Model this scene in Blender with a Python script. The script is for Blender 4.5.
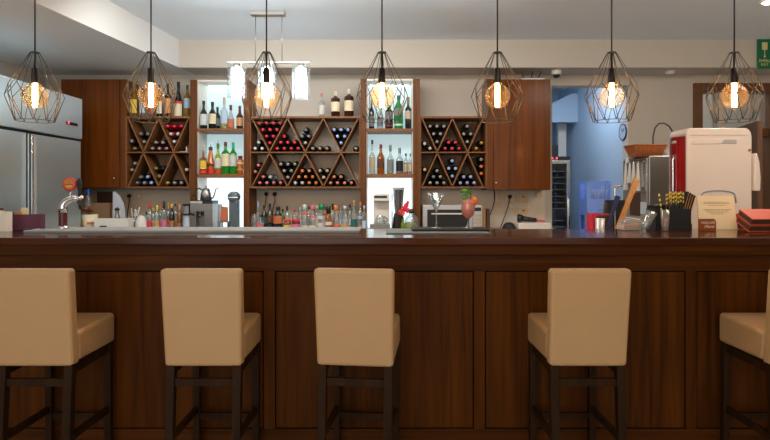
import bpy, math, random
from mathutils import Vector, Matrix
random.seed(7)
PI = math.pi
for o in list(bpy.data.objects):
    bpy.data.objects.remove(o)
SC = bpy.context.scene
COL = SC.collection

# ------------------------------------------------------------------ camera
HC, HZ, F = 1.41, 190.0, 560.0          # eye height, horizon row, focal length in pixels of a 770-wide frame
cam = bpy.data.cameras.new('camera'); cam_o = bpy.data.objects.new('camera', cam); COL.objects.link(cam_o)
cam_o.location = (0, 0, HC); cam_o.rotation_euler = (PI/2, 0, 0)
cam.sensor_width = 36; cam.lens = 36*F/770; cam.shift_y = -(220-HZ)/770
cam.clip_start = .05; cam.clip_end = 60
SC.camera = cam_o

# ------------------------------------------------------------------ light and exposure
W = bpy.data.worlds.new('world'); SC.world = W; W.use_nodes = True
W.node_tree.nodes['Background'].inputs[0].default_value = (1.0, .97, .93, 1)
W.node_tree.nodes['Background'].inputs[1].default_value = 1.15
SC.view_settings.view_transform = 'Standard'; SC.view_settings.look = 'None'
SC.view_settings.exposure = 0.0; SC.view_settings.gamma = 1.0
SC.view_settings.use_curve_mapping = False
SC.cycles.use_denoising = True
SC.cycles.transparent_max_bounces = 32
SC.cycles.max_bounces = 8
SC.cycles.sample_clamp_indirect = 4.0

def light(name, kind, loc, target, energy, color, size=1.0, size_y=None, spot=None):
    l = bpy.data.lights.new(name, kind); l.energy = energy; l.color = color
    if kind == 'AREA':
        l.shape = 'RECTANGLE'; l.size = size; l.size_y = size_y or size
    elif kind == 'SPOT':
        l.spot_size = spot or 1.6; l.spot_blend = .8; l.shadow_soft_size = size
    else:
        l.shadow_soft_size = size
    o = bpy.data.objects.new(name, l); COL.objects.link(o); o.location = loc
    if target is not None:
        o.rotation_euler = (Vector(target)-Vector(loc)).to_track_quat('-Z', 'Y').to_euler()
    return o
# daylight from the room's front windows behind the guests
light('front_window_daylight', 'AREA', (-2.0, -2.6, 1.7), (-1.0, 4.0, 2.2), 56, (1.0, .97, .92), 3.6, 2.2)
# warm fill added over the guests' side to lift the bar front
light('guest_side_fill_light', 'AREA', (.5, .5, 2.95), (.5, 1.9, 0), 44, (1.0, .78, .52), 4.2, 1.0)
# added fill lights over the aisle and right end, without fittings
light('aisle_fill_light', 'AREA', (-.5, 4.3, 2.95), (-.5, 5.4, 0.9), 52, (1.0, .96, .91), 3.0, .4)
light('right_fill_light', 'AREA', (3.0, 3.4, 2.95), (2.8, 4.6, 0), 32, (1.0, .82, .68), 1.6, .8)
light('left_aisle_fill_light', 'AREA', (-2.9, 4.4, 2.68), (-2.9, 4.4, 0), 8, (.86, .95, 1.0), .8, 1.4)
# cold fittings of the back room
light('back_room_tube_light', 'AREA', (2.2, 6.78, 2.86), (2.35, 7.2, 0.4), 15, (.68, .83, 1.0), .6, .4)

# ------------------------------------------------------------------ materials
def nodes(name):
    m = bpy.data.materials.new(name); m.use_nodes = True
    nt = m.node_tree; return m, nt, nt.nodes['Principled BSDF']
def c4(c): return (c[0], c[1], c[2], 1)
def srgb(r, g, b):
    f = lambda v: (v/255/12.92) if v/255 <= .04045 else ((v/255+.055)/1.055)**2.4
    return (f(r), f(g), f(b))
def pm(name, color, rough=.5, metal=0.0, spec=.5, coat=0.0, var=.12, scale=9.0, bump=0.0):
    m, nt, b = nodes(name)
    tc = nt.nodes.new('ShaderNodeTexCoord'); nz = nt.nodes.new('ShaderNodeTexNoise')
    nz.inputs['Scale'].default_value = scale; nz.inputs['Detail'].default_value = 4
    nt.links.new(tc.outputs['Object'], nz.inputs['Vector'])
    mx = nt.nodes.new('ShaderNodeMix'); mx.data_type = 'RGBA'
    mx.inputs[6].default_value = c4([max(0, v*(1-var)) for v in color]); mx.inputs[7].default_value = c4([min(1, v*(1+var)) for v in color])
    nt.links.new(nz.outputs['Fac'], mx.inputs[0]); nt.links.new(mx.outputs[2], b.inputs['Base Color'])
    b.inputs['Roughness'].default_value = rough; b.inputs['Metallic'].default_value = metal
    b.inputs['Specular IOR Level'].default_value = spec; b.inputs['Coat Weight'].default_value = coat
    b.inputs['Coat Roughness'].default_value = .08
    if bump:
        bp = nt.nodes.new('ShaderNodeBump'); bp.inputs['Strength'].default_value = bump; bp.inputs['Distance'].default_value = .004
        n2 = nt.nodes.new('ShaderNodeTexNoise'); n2.inputs['Scale'].default_value = scale*12
        nt.links.new(tc.outputs['Object'], n2.inputs['Vector'])
        nt.links.new(n2.outputs['Fac'], bp.inputs['Height']); nt.links.new(bp.outputs['Normal'], b.inputs['Normal'])
    return m
def wood(name, c1, c2, axis='Z', rough=.4, coat=0.0, sc=1.0, spec=.5):
    m, nt, b = nodes(name)
    tc = nt.nodes.new('ShaderNodeTexCoord'); mp = nt.nodes.new('ShaderNodeMapping')
    s = {'X': (1.2, 30, 30), 'Y': (30, 1.2, 30), 'Z': (30, 30, 1.2)}[axis]
    mp.inputs['Scale'].default_value = [v*sc for v in s]
    nt.links.new(tc.outputs['Object'], mp.inputs['Vector'])
    n1 = nt.nodes.new('ShaderNodeTexNoise'); n1.inputs['Scale'].default_value = 1.0; n1.inputs['Detail'].default_value = 6; n1.inputs['Distortion'].default_value = .6
    nt.links.new(mp.outputs['Vector'], n1.inputs['Vector'])
    n2 = nt.nodes.new('ShaderNodeTexNoise'); n2.inputs['Scale'].default_value = .12; n2.inputs['Detail'].default_value = 2
    nt.links.new(mp.outputs['Vector'], n2.inputs['Vector'])
    ad = nt.nodes.new('ShaderNodeMath'); ad.operation = 'MULTIPLY_ADD'; ad.inputs[1].default_value = .6
    nt.links.new(n1.outputs['Fac'], ad.inputs[0])
    ml = nt.nodes.new('ShaderNodeMath'); ml.operation = 'MULTIPLY'; ml.inputs[1].default_value = .4
    nt.links.new(n2.outputs['Fac'], ml.inputs[0]); nt.links.new(ml.outputs[0], ad.inputs[2])
    r = nt.nodes.new('ShaderNodeValToRGB')
    r.color_ramp.elements[0].position = .34; r.color_ramp.elements[0].color = c4(c1)
    r.color_ramp.elements[1].position = .66; r.color_ramp.elements[1].color = c4(c2)
    nt.links.new(ad.outputs[0], r.inputs['Fac']); nt.links.new(r.outputs['Color'], b.inputs['Base Color'])
    bp = nt.nodes.new('ShaderNodeBump'); bp.inputs['Strength'].default_value = .12; bp.inputs['Distance'].default_value = .001
    nt.links.new(n1.outputs['Fac'], bp.inputs['Height']); nt.links.new(bp.outputs['Normal'], b.inputs['Normal'])
    b.inputs['Roughness'].default_value = rough; b.inputs['Coat Weight'].default_value = coat; b.inputs['Coat Roughness'].default_value = .1
    b.inputs['Specular IOR Level'].default_value = spec
    return m
def brushed(name, color, rough=.3, axis='Z'):
    m, nt, b = nodes(name)
    tc = nt.nodes.new('ShaderNodeTexCoord'); mp = nt.nodes.new('ShaderNodeMapping')
    mp.inputs['Scale'].default_value = {'X': (1, 200, 200), 'Z': (200, 200, 1), 'Y': (200, 1, 200)}[axis]
    nz = nt.nodes.new('ShaderNodeTexNoise'); nz.inputs['Scale'].default_value = 1
    nt.links.new(tc.outputs['Object'], mp.inputs['Vector']); nt.links.new(mp.outputs['Vector'], nz.inputs['Vector'])
    mr = nt.nodes.new('ShaderNodeMapRange'); mr.inputs[3].default_value = rough*.8; mr.inputs[4].default_value = rough*1.25
    nt.links.new(nz.outputs['Fac'], mr.inputs[0]); nt.links.new(mr.outputs[0], b.inputs['Roughness'])
    b.inputs['Base Color'].default_value = c4(color); b.inputs['Metallic'].default_value = 1
    return m
def brushed_upright(name, color, rough, aniso, rot):
    m, nt, b = nodes(name)
    tg = nt.nodes.new('ShaderNodeTangent'); tg.direction_type = 'RADIAL'; tg.axis = 'Z'
    nt.links.new(tg.outputs[0], b.inputs['Tangent'])
    tc = nt.nodes.new('ShaderNodeTexCoord'); nz = nt.nodes.new('ShaderNodeTexNoise'); nz.inputs['Scale'].default_value = 6
    nt.links.new(tc.outputs['Object'], nz.inputs['Vector'])
    mr = nt.nodes.new('ShaderNodeMapRange'); mr.inputs[3].default_value = rough*.94; mr.inputs[4].default_value = rough*1.06
    nt.links.new(nz.outputs['Fac'], mr.inputs[0]); nt.links.new(mr.outputs[0], b.inputs['Roughness'])
    b.inputs['Base Color'].default_value = c4(color); b.inputs['Metallic'].default_value = 1
    b.inputs['Anisotropic'].default_value = aniso; b.inputs['Anisotropic Rotation'].default_value = rot
    return m
def emit(name, color, strength, base=(.8, .8, .8)):
    m, nt, b = nodes(name)
    b.inputs['Base Color'].default_value = c4(base); b.inputs['Roughness'].default_value = .5
    tc = nt.nodes.new('ShaderNodeTexCoord'); nz = nt.nodes.new('ShaderNodeTexNoise'); nz.inputs['Scale'].default_value = 2.0
    nt.links.new(tc.outputs['Object'], nz.inputs['Vector'])
    mr = nt.nodes.new('ShaderNodeMapRange'); mr.inputs[3].default_value = strength*.96; mr.inputs[4].default_value = strength*1.04
    nt.links.new(nz.outputs['Fac'], mr.inputs[0]); nt.links.new(mr.outputs[0], b.inputs['Emission Strength'])
    b.inputs['Emission Color'].default_value = c4(color)
    return m
def glass(name, tint, refl=.55, rough=.03, base=.05, body=None, body_fac=0.0):
    """thin clear glass: tinted see-through with a fresnel gloss; body adds a little of the glass's own colour"""
    m = bpy.data.materials.new(name); m.use_nodes = True; nt = m.node_tree
    for n in list(nt.nodes): nt.nodes.remove(n)
    out = nt.nodes.new('ShaderNodeOutputMaterial'); tr = nt.nodes.new('ShaderNodeBsdfTransparent'); tr.inputs[0].default_value = c4(tint)
    gl = nt.nodes.new('ShaderNodeBsdfGlossy'); gl.inputs['Roughness'].default_value = rough
    lw = nt.nodes.new('ShaderNodeLayerWeight'); lw.inputs['Blend'].default_value = .35
    mr = nt.nodes.new('ShaderNodeMapRange'); mr.inputs[3].default_value = base; mr.inputs[4].default_value = refl
    nt.links.new(lw.outputs['Facing'], mr.inputs[0])
    mx = nt.nodes.new('ShaderNodeMixShader'); nt.links.new(mr.outputs[0], mx.inputs[0])
    src = tr
    if body:
        df = nt.nodes.new('ShaderNodeBsdfDiffuse'); df.inputs[0].default_value = c4(body)
        m2 = nt.nodes.new('ShaderNodeMixShader'); m2.inputs[0].default_value = body_fac
        nt.links.new(tr.outputs[0], m2.inputs[1]); nt.links.new(df.outputs[0], m2.inputs[2]); src = m2
    nt.links.new(src.outputs[0], mx.inputs[1]); nt.links.new(gl.outputs[0], mx.inputs[2]); nt.links.new(mx.outputs[0], out.inputs[0])
    return m

M = {}
M['bar_wood'] = wood('dark walnut upright grain', srgb(50, 24, 2), srgb(91, 48, 8), 'Z', .46, .0, spec=.08)
M['bar_rail'] = wood('dark walnut level grain', srgb(48, 23, 3), srgb(88, 46, 9), 'X', .44, .0, spec=.1)
M['bar_top'] = wood('polished walnut top', srgb(46, 19, 5), srgb(88, 44, 15), 'X', .13, .08, spec=.25)
M['groove'] = pm('dark groove', srgb(18, 9, 5), .7)
M['cab_wood'] = wood('red brown cabinet veneer', srgb(76, 36, 5), srgb(120, 62, 13), 'Z', .27, .10, .8, .22)
M['shelf_wood'] = wood('brown shelf board', srgb(102, 64, 36), srgb(144, 96, 58), 'X', .45, spec=.25)
M['post_wood'] = wood('brown post veneer', srgb(76, 40, 12), srgb(116, 66, 26), 'Z', .42, spec=.22)
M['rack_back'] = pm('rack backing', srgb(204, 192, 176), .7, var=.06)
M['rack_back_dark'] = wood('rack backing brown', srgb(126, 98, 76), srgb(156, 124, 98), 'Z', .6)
M['door_wood'] = wood('brown door wood', srgb(84, 52, 28), srgb(116, 76, 42), 'Z', .45)
M['stool_wood'] = wood('espresso stool wood', srgb(30, 17, 6), srgb(54, 32, 14), 'Z', .5, spec=.1)
M['leather'] = pm('cream leather', srgb(178, 141, 99), .48, var=.05, scale=5, bump=.08)
M['wall'] = pm('warm white plaster', srgb(192, 184, 173), .9, var=.03, scale=3)
M['ceil'] = pm('white ceiling paint', srgb(226, 236, 243), .95, var=.03, scale=2)
M['soffit'] = pm('grey white soffit paint', srgb(218, 218, 216), .95, var=.03, scale=2)
M['floor'] = pm('pale bounce floor', srgb(214, 212, 208), .4, var=.05, scale=3)  # unseen floor, made pale to bounce light up to the ceiling
M['blue_wall'] = pm('pale blue paint', srgb(178, 196, 214), .9, var=.03, scale=2)
M['tile'] = pm('grey beige splashback', srgb(214, 200, 182), .45, var=.05, scale=4)
M['white_paint'] = pm('white lacquer', srgb(225, 218, 208), .4, var=.04)
M['worktop'] = pm('grey stone worktop', srgb(150, 142, 132), .4, var=.12, scale=40)
M['steel'] = brushed('brushed steel', (.62, .66, .68), .24, 'X')
M['steel_up'] = brushed_upright('brushed steel door', (.60, .72, .78), .40, .85, 0.0)
M['steel_dark'] = brushed('dull steel', (.34, .33, .31), .36, 'Z')
M['chrome'] = pm('chrome', (.82, .82, .82), .1, 1.0, var=.03)
M['black'] = pm('black plastic', (.012, .012, .013), .42)
M['black_rough'] = pm('black rubber', (.015, .015, .014), .75)
M['dark_metal'] = pm('blackened metal', (.035, .028, .022), .4, .9)
M['wire'] = pm('bronze wire', (.11, .10, .085), .5, .5)
M['grey_mat'] = pm('grey rubber mat', srgb(150, 152, 153), .6, var=.05)
M['grinder'] = pm('blue grey lacquer', srgb(92, 104, 110), .4, .3, var=.06)
M['green_mat'] = pm('grey green mat', srgb(120, 126, 124), .5, var=.05)
M['frost'] = emit('frosted lamp glass', (.86, .95, 1.0), 20)
M['led'] = emit('light strip', (.88, 1.0, 1.0), 6)
M['lit_panel'] = emit('backlit panel', (.60, .85, .92), .52, (.5, .6, .62))
M['lit_panel_low'] = emit('bright backlit panel', (.76, .93, 1.0), 1.25, (.6, .66, .7))
M['filament'] = emit('glowing filament', (1.0, .52, .17), 95)
M['bulb_glass'] = glass('amber bulb glass', (1.0, .88, .70), .32, .22, .0, (1.0, .74, .48), .03)
M['clear'] = glass('clear glass', (.90, .94, .94), .7, .03, .08, (.9, .93, .93), .05)
M['shade_glass'] = glass('lamp shade glass', (.88, .92, .92), .5, .0, .0, (.9, .95, .97), .03)
M['bottle_clear'] = glass('clear bottle glass', (.82, .86, .86), .55, .05, .06, (.75, .76, .75), .12)
M['pane'] = glass('window pane', (.86, .90, .92), .5, .05, .08, (.6, .62, .63), .2)
M['cooler_glass'] = glass('dark door glass', (.45, .55, .70), .4, .05, .08)
M['mint'] = pm('mint leaves', srgb(92, 170, 30), .5, var=.3, scale=60)
M['orange'] = pm('orange slice', srgb(250, 140, 60), .5, var=.15, scale=60)
M['drink'] = pm('coral drink', srgb(255, 136, 108), .35, var=.16, scale=25)
M['red_gloss'] = pm('red lacquer', srgb(140, 12, 16), .12, coat=.6, var=.05)
M['machine_white'] = pm('white machine casing', srgb(226, 212, 200), .25, var=.03, scale=3)
M['silver'] = pm('silver plastic', srgb(200, 198, 196), .3, .4, var=.04)
M['wicker'] = pm('wicker', srgb(165, 92, 42), .7, var=.3, scale=60, bump=.6)
M['crate_blue'] = pm('blue plastic', srgb(150, 180, 255), .5, var=.06)
M['crate_red'] = pm('red plastic', srgb(205, 40, 62), .5, var=.06)
M['purple'] = pm('purple card', srgb(100, 52, 72), .6, var=.06)
M['paper'] = pm('paper', srgb(236, 230, 218), .8, var=.03)
M['paper_grey'] = pm('grey white sheet', srgb(196, 200, 206), .7, var=.03)
M['cream_card'] = pm('cream card', srgb(240, 218, 176), .7, var=.03)
M['ink'] = pm('grey print', srgb(150, 132, 108), .8)
M['brown_sign'] = pm('brown sign', srgb(150, 76, 30), .3, var=.08)
M['white_ink'] = pm('white print', srgb(238, 228, 214), .6)
M['menu'] = pm('russet menu cover', srgb(196, 80, 50), .45, var=.12, scale=20, bump=.1)
M['sign_green'] = pm('green sign', srgb(0, 104, 66), .4, var=.04)
M['sign_cream'] = pm('sign cream print', srgb(214, 200, 140), .5)
M['beige_plate'] = pm('beige switch plate', srgb(212, 188, 150), .4, var=.03)
M['terracotta'] = pm('cardboard', srgb(156, 122, 92), .8, var=.06)
M['brown_dark'] = pm('dark brown board', srgb(78, 52, 38), .6, var=.1)
M['wood_light'] = wood('honey wood', srgb(170, 106, 36), srgb(200, 136, 56), 'Z', .4, .1)
M['board'] = wood('cutting board wood', srgb(150, 112, 74), srgb(182, 142, 100), 'Z', .5)
M['bag'] = glass('clear film', (.90, .86, .82), .6, .10, .16, (.9, .84, .78), .3)
M['red_led'] = emit('red light', (1.0, .04, .08), 4, (.4, 0, 0))
M['navy'] = pm('navy plastic', srgb(40, 50, 92), .4)
M['blue_cap'] = pm('blue cap', srgb(44, 84, 190), .4)
M['down_glow'] = emit('downlight glow', (1.0, .86, .66), 14)
PAL = dict(red=(214, 44, 62), pink=(206, 110, 112), salmon=(214, 124, 98), orange=(226, 122, 52), white=(204, 203, 198), silver=(150, 147, 143),
           blue=(158, 184, 232), lilac=(162, 166, 212), gold=(182, 140, 62), olive=(132, 118, 62), beige=(190, 172, 146), black=(20, 19, 20),
           maroon=(104, 26, 34), cream=(228, 214, 178), yellow=(226, 190, 60), green=(24, 128, 72), tan=(206, 150, 92), brown=(90, 50, 28),
           navy=(38, 46, 82), grey=(122, 124, 126), mint=(30, 190, 130), paleblue=(176, 198, 220), copper=(184, 104, 66), teal=(30, 96, 92), pinklabel=(206, 108, 140))
CAP = {k: pm(k+' foil', srgb(*v), .38, .15 if k in ('silver', 'gold') else 0, var=.06) for k, v in PAL.items()}
LAB = {k: pm(k+' label paper', srgb(*v), .65, var=.1, scale=70) for k, v in PAL.items()}
BOT = {
 'dark': pm('dark wine bottle glass', (.010, .014, .012), .12, coat=.3, var=.3),
 'burgundy': pm('wine red bottle', (.10, .008, .012), .2, coat=.3),
 'redfoil': pm('red foil bottle', srgb(150, 22, 36), .3, coat=.3),
 'gold': pm('golden brown bottle', srgb(132, 84, 30), .2, coat=.3),
 'olive': pm('olive bottle glass', srgb(70, 66, 26), .2, coat=.3),
 'brown': glass('brown bottle glass', (.30, .12, .05), .5, .05, .05, srgb(72, 34, 18), .55),
 'amber': glass('amber bottle glass', (.72, .36, .08), .5, .05, .05, srgb(176, 98, 26), .45),
 'clear': M['bottle_clear'],
 'green': glass('green bottle glass', (.20, .75, .22), .5, .05, .05, srgb(44, 150, 52), .5),
 'lime': glass('lime bottle glass', (.66, .80, .16), .5, .05, .05, srgb(150, 174, 40), .45),
 'emerald': glass('emerald bottle glass', (.04, .75, .32), .5, .05, .05, srgb(10, 158, 84), .6),
 'yellow': glass('yellow bottle glass', (.82, .68, .24), .5, .05, .05, srgb(176, 142, 50), .4),
 'black': pm('black bottle glass', (.012, .012, .012), .12, coat=.3),
 'orange': glass('orange bottle glass', (.95, .45, .06), .5, .05, .05, srgb(226, 120, 26), .5),
}
LIQ = {k: glass(k+' liquid', t, .3, .05, .03, srgb(*b), .06 if k == 'water' else .5) for k, t, b in [
 ('amber', (.85, .45, .10), (196, 112, 30)), ('yellow', (.92, .80, .2), (214, 184, 40)), ('red', (.75, .15, .10), (168, 48, 36)),
 ('water', (.94, .96, .96), (206, 214, 214)), ('olive', (.70, .70, .15), (160, 160, 50)), ('lime', (.62, .85, .18), (150, 190, 46))]}

# ------------------------------------------------------------------ mesh helpers
class MB:
    def __init__(s): s.v, s.f, s.sm = [], [], []
    def add(s, vs, fs, m=None, smooth=False):
        b = len(s.v)
        s.v += [tuple(m @ Vector(p)) if m is not None else tuple(p) for p in vs]
        s.f += [tuple(b+i for i in f) for f in fs]; s.sm += [smooth]*len(fs)
        return s
    def box(s, x0, x1, y0, y1, z0, z1, m=None):
        vs = [(x0, y0, z0), (x1, y0, z0), (x1, y1, z0), (x0, y1, z0), (x0, y0, z1), (x1, y0, z1), (x1, y1, z1), (x0, y1, z1)]
        return s.add(vs, [(0, 3, 2, 1), (4, 5, 6, 7), (0, 1, 5, 4), (1, 2, 6, 5), (2, 3, 7, 6), (3, 0, 4, 7)], m)
    def hexa(s, lo, hi, m=None):            # two quads, bottom and top
        return s.add(list(lo)+list(hi), [(0, 3, 2, 1), (4, 5, 6, 7), (0, 1, 5, 4), (1, 2, 6, 5), (2, 3, 7, 6), (3, 0, 4, 7)], m)
    def bar(s, p, q, w, d, up=(0, 0, 1)):   # square bar from p to q, w across, d along 'up'-ish
        p, q = Vector(p), Vector(q); z = (q-p); L = z.length; z.normalize()
        u = Vector(up)
        if abs(z.dot(u)) > .95: u = Vector((0, 1, 0))
        x = u.cross(z).normalized(); y = z.cross(x)
        m = Matrix((x, y, z)).transposed().to_4x4(); m.translation = p
        return s.box(-w/2, w/2, -d/2, d/2, 0, L, m)
    def prism(s, pts, y0, y1, m=None):      # polygon in XZ pushed along Y
        n = len(pts)
        vs = [(x, y0, z) for x, z in pts]+[(x, y1, z) for x, z in pts]
        fs = [tuple(range(n)), tuple(range(2*n-1, n-1, -1))]+[(i, i+n, (i+1) % n+n, (i+1) % n) for i in range(n)]
        return s.add(vs, fs, m)
    def lathe(s, prof, seg=20, m=None, sq=0.0, a0=0.0, a1=2*PI, smooth=True, caps=True):
        full = abs(a1-a0-2*PI) < 1e-6
        k = seg if full else seg+1
        vs, fs = [], []
        for r, z in prof:
            for i in range(k):
                a = a0+(a1-a0)*i/seg
                rr = r
                if sq: rr = r/((abs(math.cos(a))**(2+sq*8)+abs(math.sin(a))**(2+sq*8))**(1/(2+sq*8)))
                vs.append((rr*math.cos(a), rr*math.sin(a), z))
        for j in range(len(prof)-1):
            for i in range(k if full else k-1):
                a, b = j*k+i, j*k+(i+1) % k
                fs.append((a, b, b+k, a+k))
        s.add(vs, fs, m, smooth)
        if full and caps:
            if prof[0][0] > 1e-5: s.add([vs[i] for i in range(k)], [tuple(range(k-1, -1, -1))], m)
            if prof[-1][0] > 1e-5: s.add([vs[(len(prof)-1)*k+i] for i in range(k)], [tuple(range(k))], m)
        return s
    def tube(s, pts, r, seg=8, closed=False, m=None, cap=True):
        P = [Vector(p) for p in pts]; n = len(P); vs, fs = [], []
        rs = r if isinstance(r, (list, tuple)) else [r]*n
        up = None
        for i in range(n):
            a = P[(i-1) % n] if (i > 0 or closed) else P[i]; b = P[(i+1) % n] if (i < n-1 or closed) else P[i]
            t = (b-a).normalized()
            if up is None:
                up = Vector((0, 0, 1)) if abs(t.z) < .9 else Vector((1, 0, 0))
            x = up.cross(t); x = x.normalized() if x.length > 1e-4 else t.orthogonal().normalized()
            y = t.cross(x); up = y
            for k in range(seg):
                an = 2*PI*k/seg
                vs.append(tuple(P[i]+x*(rs[i]*math.cos(an))+y*(rs[i]*math.sin(an))))
        for i in range(n if closed else n-1):
            for k in range(seg):
                a, b = i*seg+k, i*seg+(k+1) % seg
                c, d = ((i+1) % n)*seg+(k+1) % seg, ((i+1) % n)*seg+k
                fs.append((a, b, c, d))
        if not closed and cap:
            fs.append(tuple(range(seg-1, -1, -1))); fs.append(tuple((n-1)*seg+k for k in range(seg)))
        return s.add(vs, fs, m, True)
    def ball(s, c, r, seg=12, rings=8, sx=1, sy=1, sz=1):
        prof = [(r*math.sin(PI*j/rings) if 0 < j < rings else 0, -r*math.cos(PI*j/rings)) for j in range(rings+1)]
        m = Matrix.Translation(c) @ Matrix.Diagonal((sx, sy, sz, 1))
        return s.lathe(prof, seg, m)
    def build(s, name, mat, parent=None, loc=(0, 0, 0), rot=None, bevel=0.0, bseg=2):
        me = bpy.data.meshes.new(name)
        me.from_pydata(s.v, [], s.f)
        for p, f in zip(me.polygons, s.sm): p.use_smooth = f
        me.materials.append(mat); me.update()
        o = bpy.data.objects.new(name, me); COL.objects.link(o); o.location = loc
        if rot: o.rotation_euler = rot
        if parent is not None: o.parent = parent
        if bevel:
            b = o.modifiers.new('edge', 'BEVEL'); b.width = bevel; b.segments = bseg; b.limit_method = 'ANGLE'
            for p in me.polygons: p.use_smooth = True
            try: b.harden_normals = True
            except Exception: pass
        return o
def tag(o, label=None, cat=None, group=None, kind=None):
    if label: o['label'] = label
    if cat: o['category'] = cat
    if group: o['group'] = group
    if kind: o['kind'] = kind
    return o
def thing(name, label, cat, loc=(0, 0, 0), rz=0.0, group=None):
    o = bpy.data.objects.new(name, None); COL.objects.link(o); o.location = loc; o.rotation_euler = (0, 0, rz); o.empty_display_size = .1
    return tag(o, label, cat, group)
def struct(name, mb, mat, label, **k): return tag(mb.build(name, mat, **k), label, None, None, 'structure')
def copy_thing(o, loc, label=None, group=None):
    c = o.copy(); COL.objects.link(c); c.location = loc
    if label: c['label'] = label
    if group: c['group'] = group
    for ch in o.children:
        d = ch.copy(); COL.objects.link(d); d.parent = c
        for g in ch.children:
            e = g.copy(); COL.objects.link(e); e.parent = d
    return c
def X(px, d): return (px-385)*d/F
def Z(py, d): return HC-(py-HZ)*d/F
def box(name, b, mat, parent=None, bevel=0.0, loc=(0, 0, 0)): return MB().box(*b).build(name, mat, parent, loc, bevel=bevel)
def rnd_poly(x0, x1, z0, z1, r, n=5):       # rounded rectangle outline in XZ
    pts = []
    for cx, cz, a in ((x1-r, z0+r, -PI/2), (x1-r, z1-r, 0), (x0+r, z1-r, PI/2), (x0+r, z0+r, PI)):
        for i in range(n+1):
            t = a+PI/2*i/n; pts.append((cx+r*math.cos(t), cz+r*math.sin(t)))
    return pts
def text(name, s, size, mat, parent, loc, rot=(PI/2, 0, 0), shear=0.0, ext=.0006):
    cu = bpy.data.curves.new(name, 'FONT'); cu.body = s; cu.size = size; cu.align_x = 'CENTER'; cu.align_y = 'CENTER'; cu.extrude = ext; cu.shear = shear
    t = bpy.data.objects.new(name+'_source', cu); COL.objects.link(t)
    bpy.context.view_layer.update()
    me = bpy.data.meshes.new_from_object(t.evaluated_get(bpy.context.evaluated_depsgraph_get()))
    bpy.data.objects.remove(t); bpy.data.curves.remove(cu)
    me.materials.clear(); me.materials.append(mat); me.name = name
    o = bpy.data.objects.new(name, me); COL.objects.link(o); o.location = loc; o.rotation_euler = rot; o.parent = parent
    return o
ORD = ['first', 'second', 'third', 'fourth', 'fifth', 'sixth', 'seventh', 'eighth', 'ninth', 'tenth', 'eleventh', 'twelfth']

# ------------------------------------------------------------------ room shell
YW, ZS, ZC = 6.35, 2.714, 3.01
struct('floor', MB().box(-4.0, 5.2, -3.5, 9.2, -.06, 0), M['floor'], 'unseen floor of the bar room, made pale to bounce light')
struct('ceiling', MB().box(-2.6, 5.2, -3.5, 5.96, ZC, ZC+.06), M['ceil'], 'white main ceiling over the bar')
struct('trim_1', MB().hexa([(-2.1919, 5.96, ZS), (5.2, 5.96, ZS), (5.2, YW, ZS), (-2.1470, YW, ZS)], [(-2.1919, 5.96, ZC+.06), (5.2, 5.96, ZC+.06), (5.2, YW, ZC+.06), (-2.1470, YW, ZC+.06)]), M['wall'], 'cream dropped beam along the back wall above the shelves')
def sx(d): return -2.2-.115*(5.89-d)         # the lower left ceiling's slanting edge
struct('trim_2', MB().hexa([(-4.0, -3.5, ZS), (sx(-3.5), -3.5, ZS), (sx(YW), YW, ZS), (-4.0, YW, ZS)],
                           [(-4.0, -3.5, ZC+.06), (sx(-3.5), -3.5, ZC+.06), (sx(YW), YW, ZC+.06), (-4.0, YW, ZC+.06)]), M['soffit'], 'grey lowered ceiling block on the left')
struct('wall_left', MB().box(-4.0, -3.85, -3.5, YW+.15, 0, ZC+.06), M['wall'], 'plain left wall beside the steel fridge')
struct('wall_right', MB().box(5.0, 5.2, -3.5, 9.2, 0, ZC+.06), M['wall'], 'plain right wall out of frame')
wf = MB().box(-3.85, 5.0, -3.6, -3.5, 0, .5).box(-3.85, 5.0, -3.6, -3.5, 2.75, ZC).box(-3.85, -3.6, -3.6, -3.5, .5, 2.75).box(.3, 1.2, -3.6, -3.5, .5, 2.75).box(3.6, 5.0, -3.6, -3.5, .5, 2.75)
struct('wall_front', wf, M['wall'], 'plain front wall with window openings behind the guests')
XA, XB, XD0, XD1 = 1.894, 2.755, 3.49, 4.45
ZO = 2.595
wb = MB().box(-3.85, XA, YW, YW+.15, 0, ZC).box(XA, XB, YW, YW+.15, ZO, ZC).box(XB, XD0, YW, YW+.15, 0, ZC).box(XD0, XD1, YW, YW+.15, 2.62, ZC).box(XD1, 5.0, YW, YW+.15, 0, ZC)
struct('wall_back', wb, M['wall'], 'cream back wall behind the shelves and drinks machine')
# back room seen through the opening
struct('wall_back_room_side', MB().box(XB, XB+.1, YW+.15, 9.0, 0, 2.95), M['blue_wall'], 'pale blue side wall of the back room, with the clock')
struct('wall_back_room_left', MB().box(1.2, 1.3, YW+.15, 9.0, 0, 2.95), M['blue_wall'], 'pale blue left wall of the back room')
struct('wall_back_room_bulkhead', MB().prism([(1.9, 2.38), (XB, 2.38), (XB, 2.79), (2.67, 2.79), (1.9, 2.40)], 8.0, 8.1), M['blue_wall'], 'pale blue bulkhead with a sloping edge in the back room')
struct('wall_back_room_far', MB().box(1.2, 2.95, 8.9, 9.0, 0, 2.95), M['blue_wall'], 'far blue wall behind the wine cooler')
struct('ceiling_back_room', MB().box(1.2, 2.95, YW+.15, 9.0, 2.95, 3.0), M['ceil'], 'pale ceiling of the back room')
struct('wall_back_room_pier', MB().box(2.555, 2.67, 8.25, 8.35, 0, 2.7), M['white_paint'], 'pale upright pier behind the wine cooler')
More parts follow.
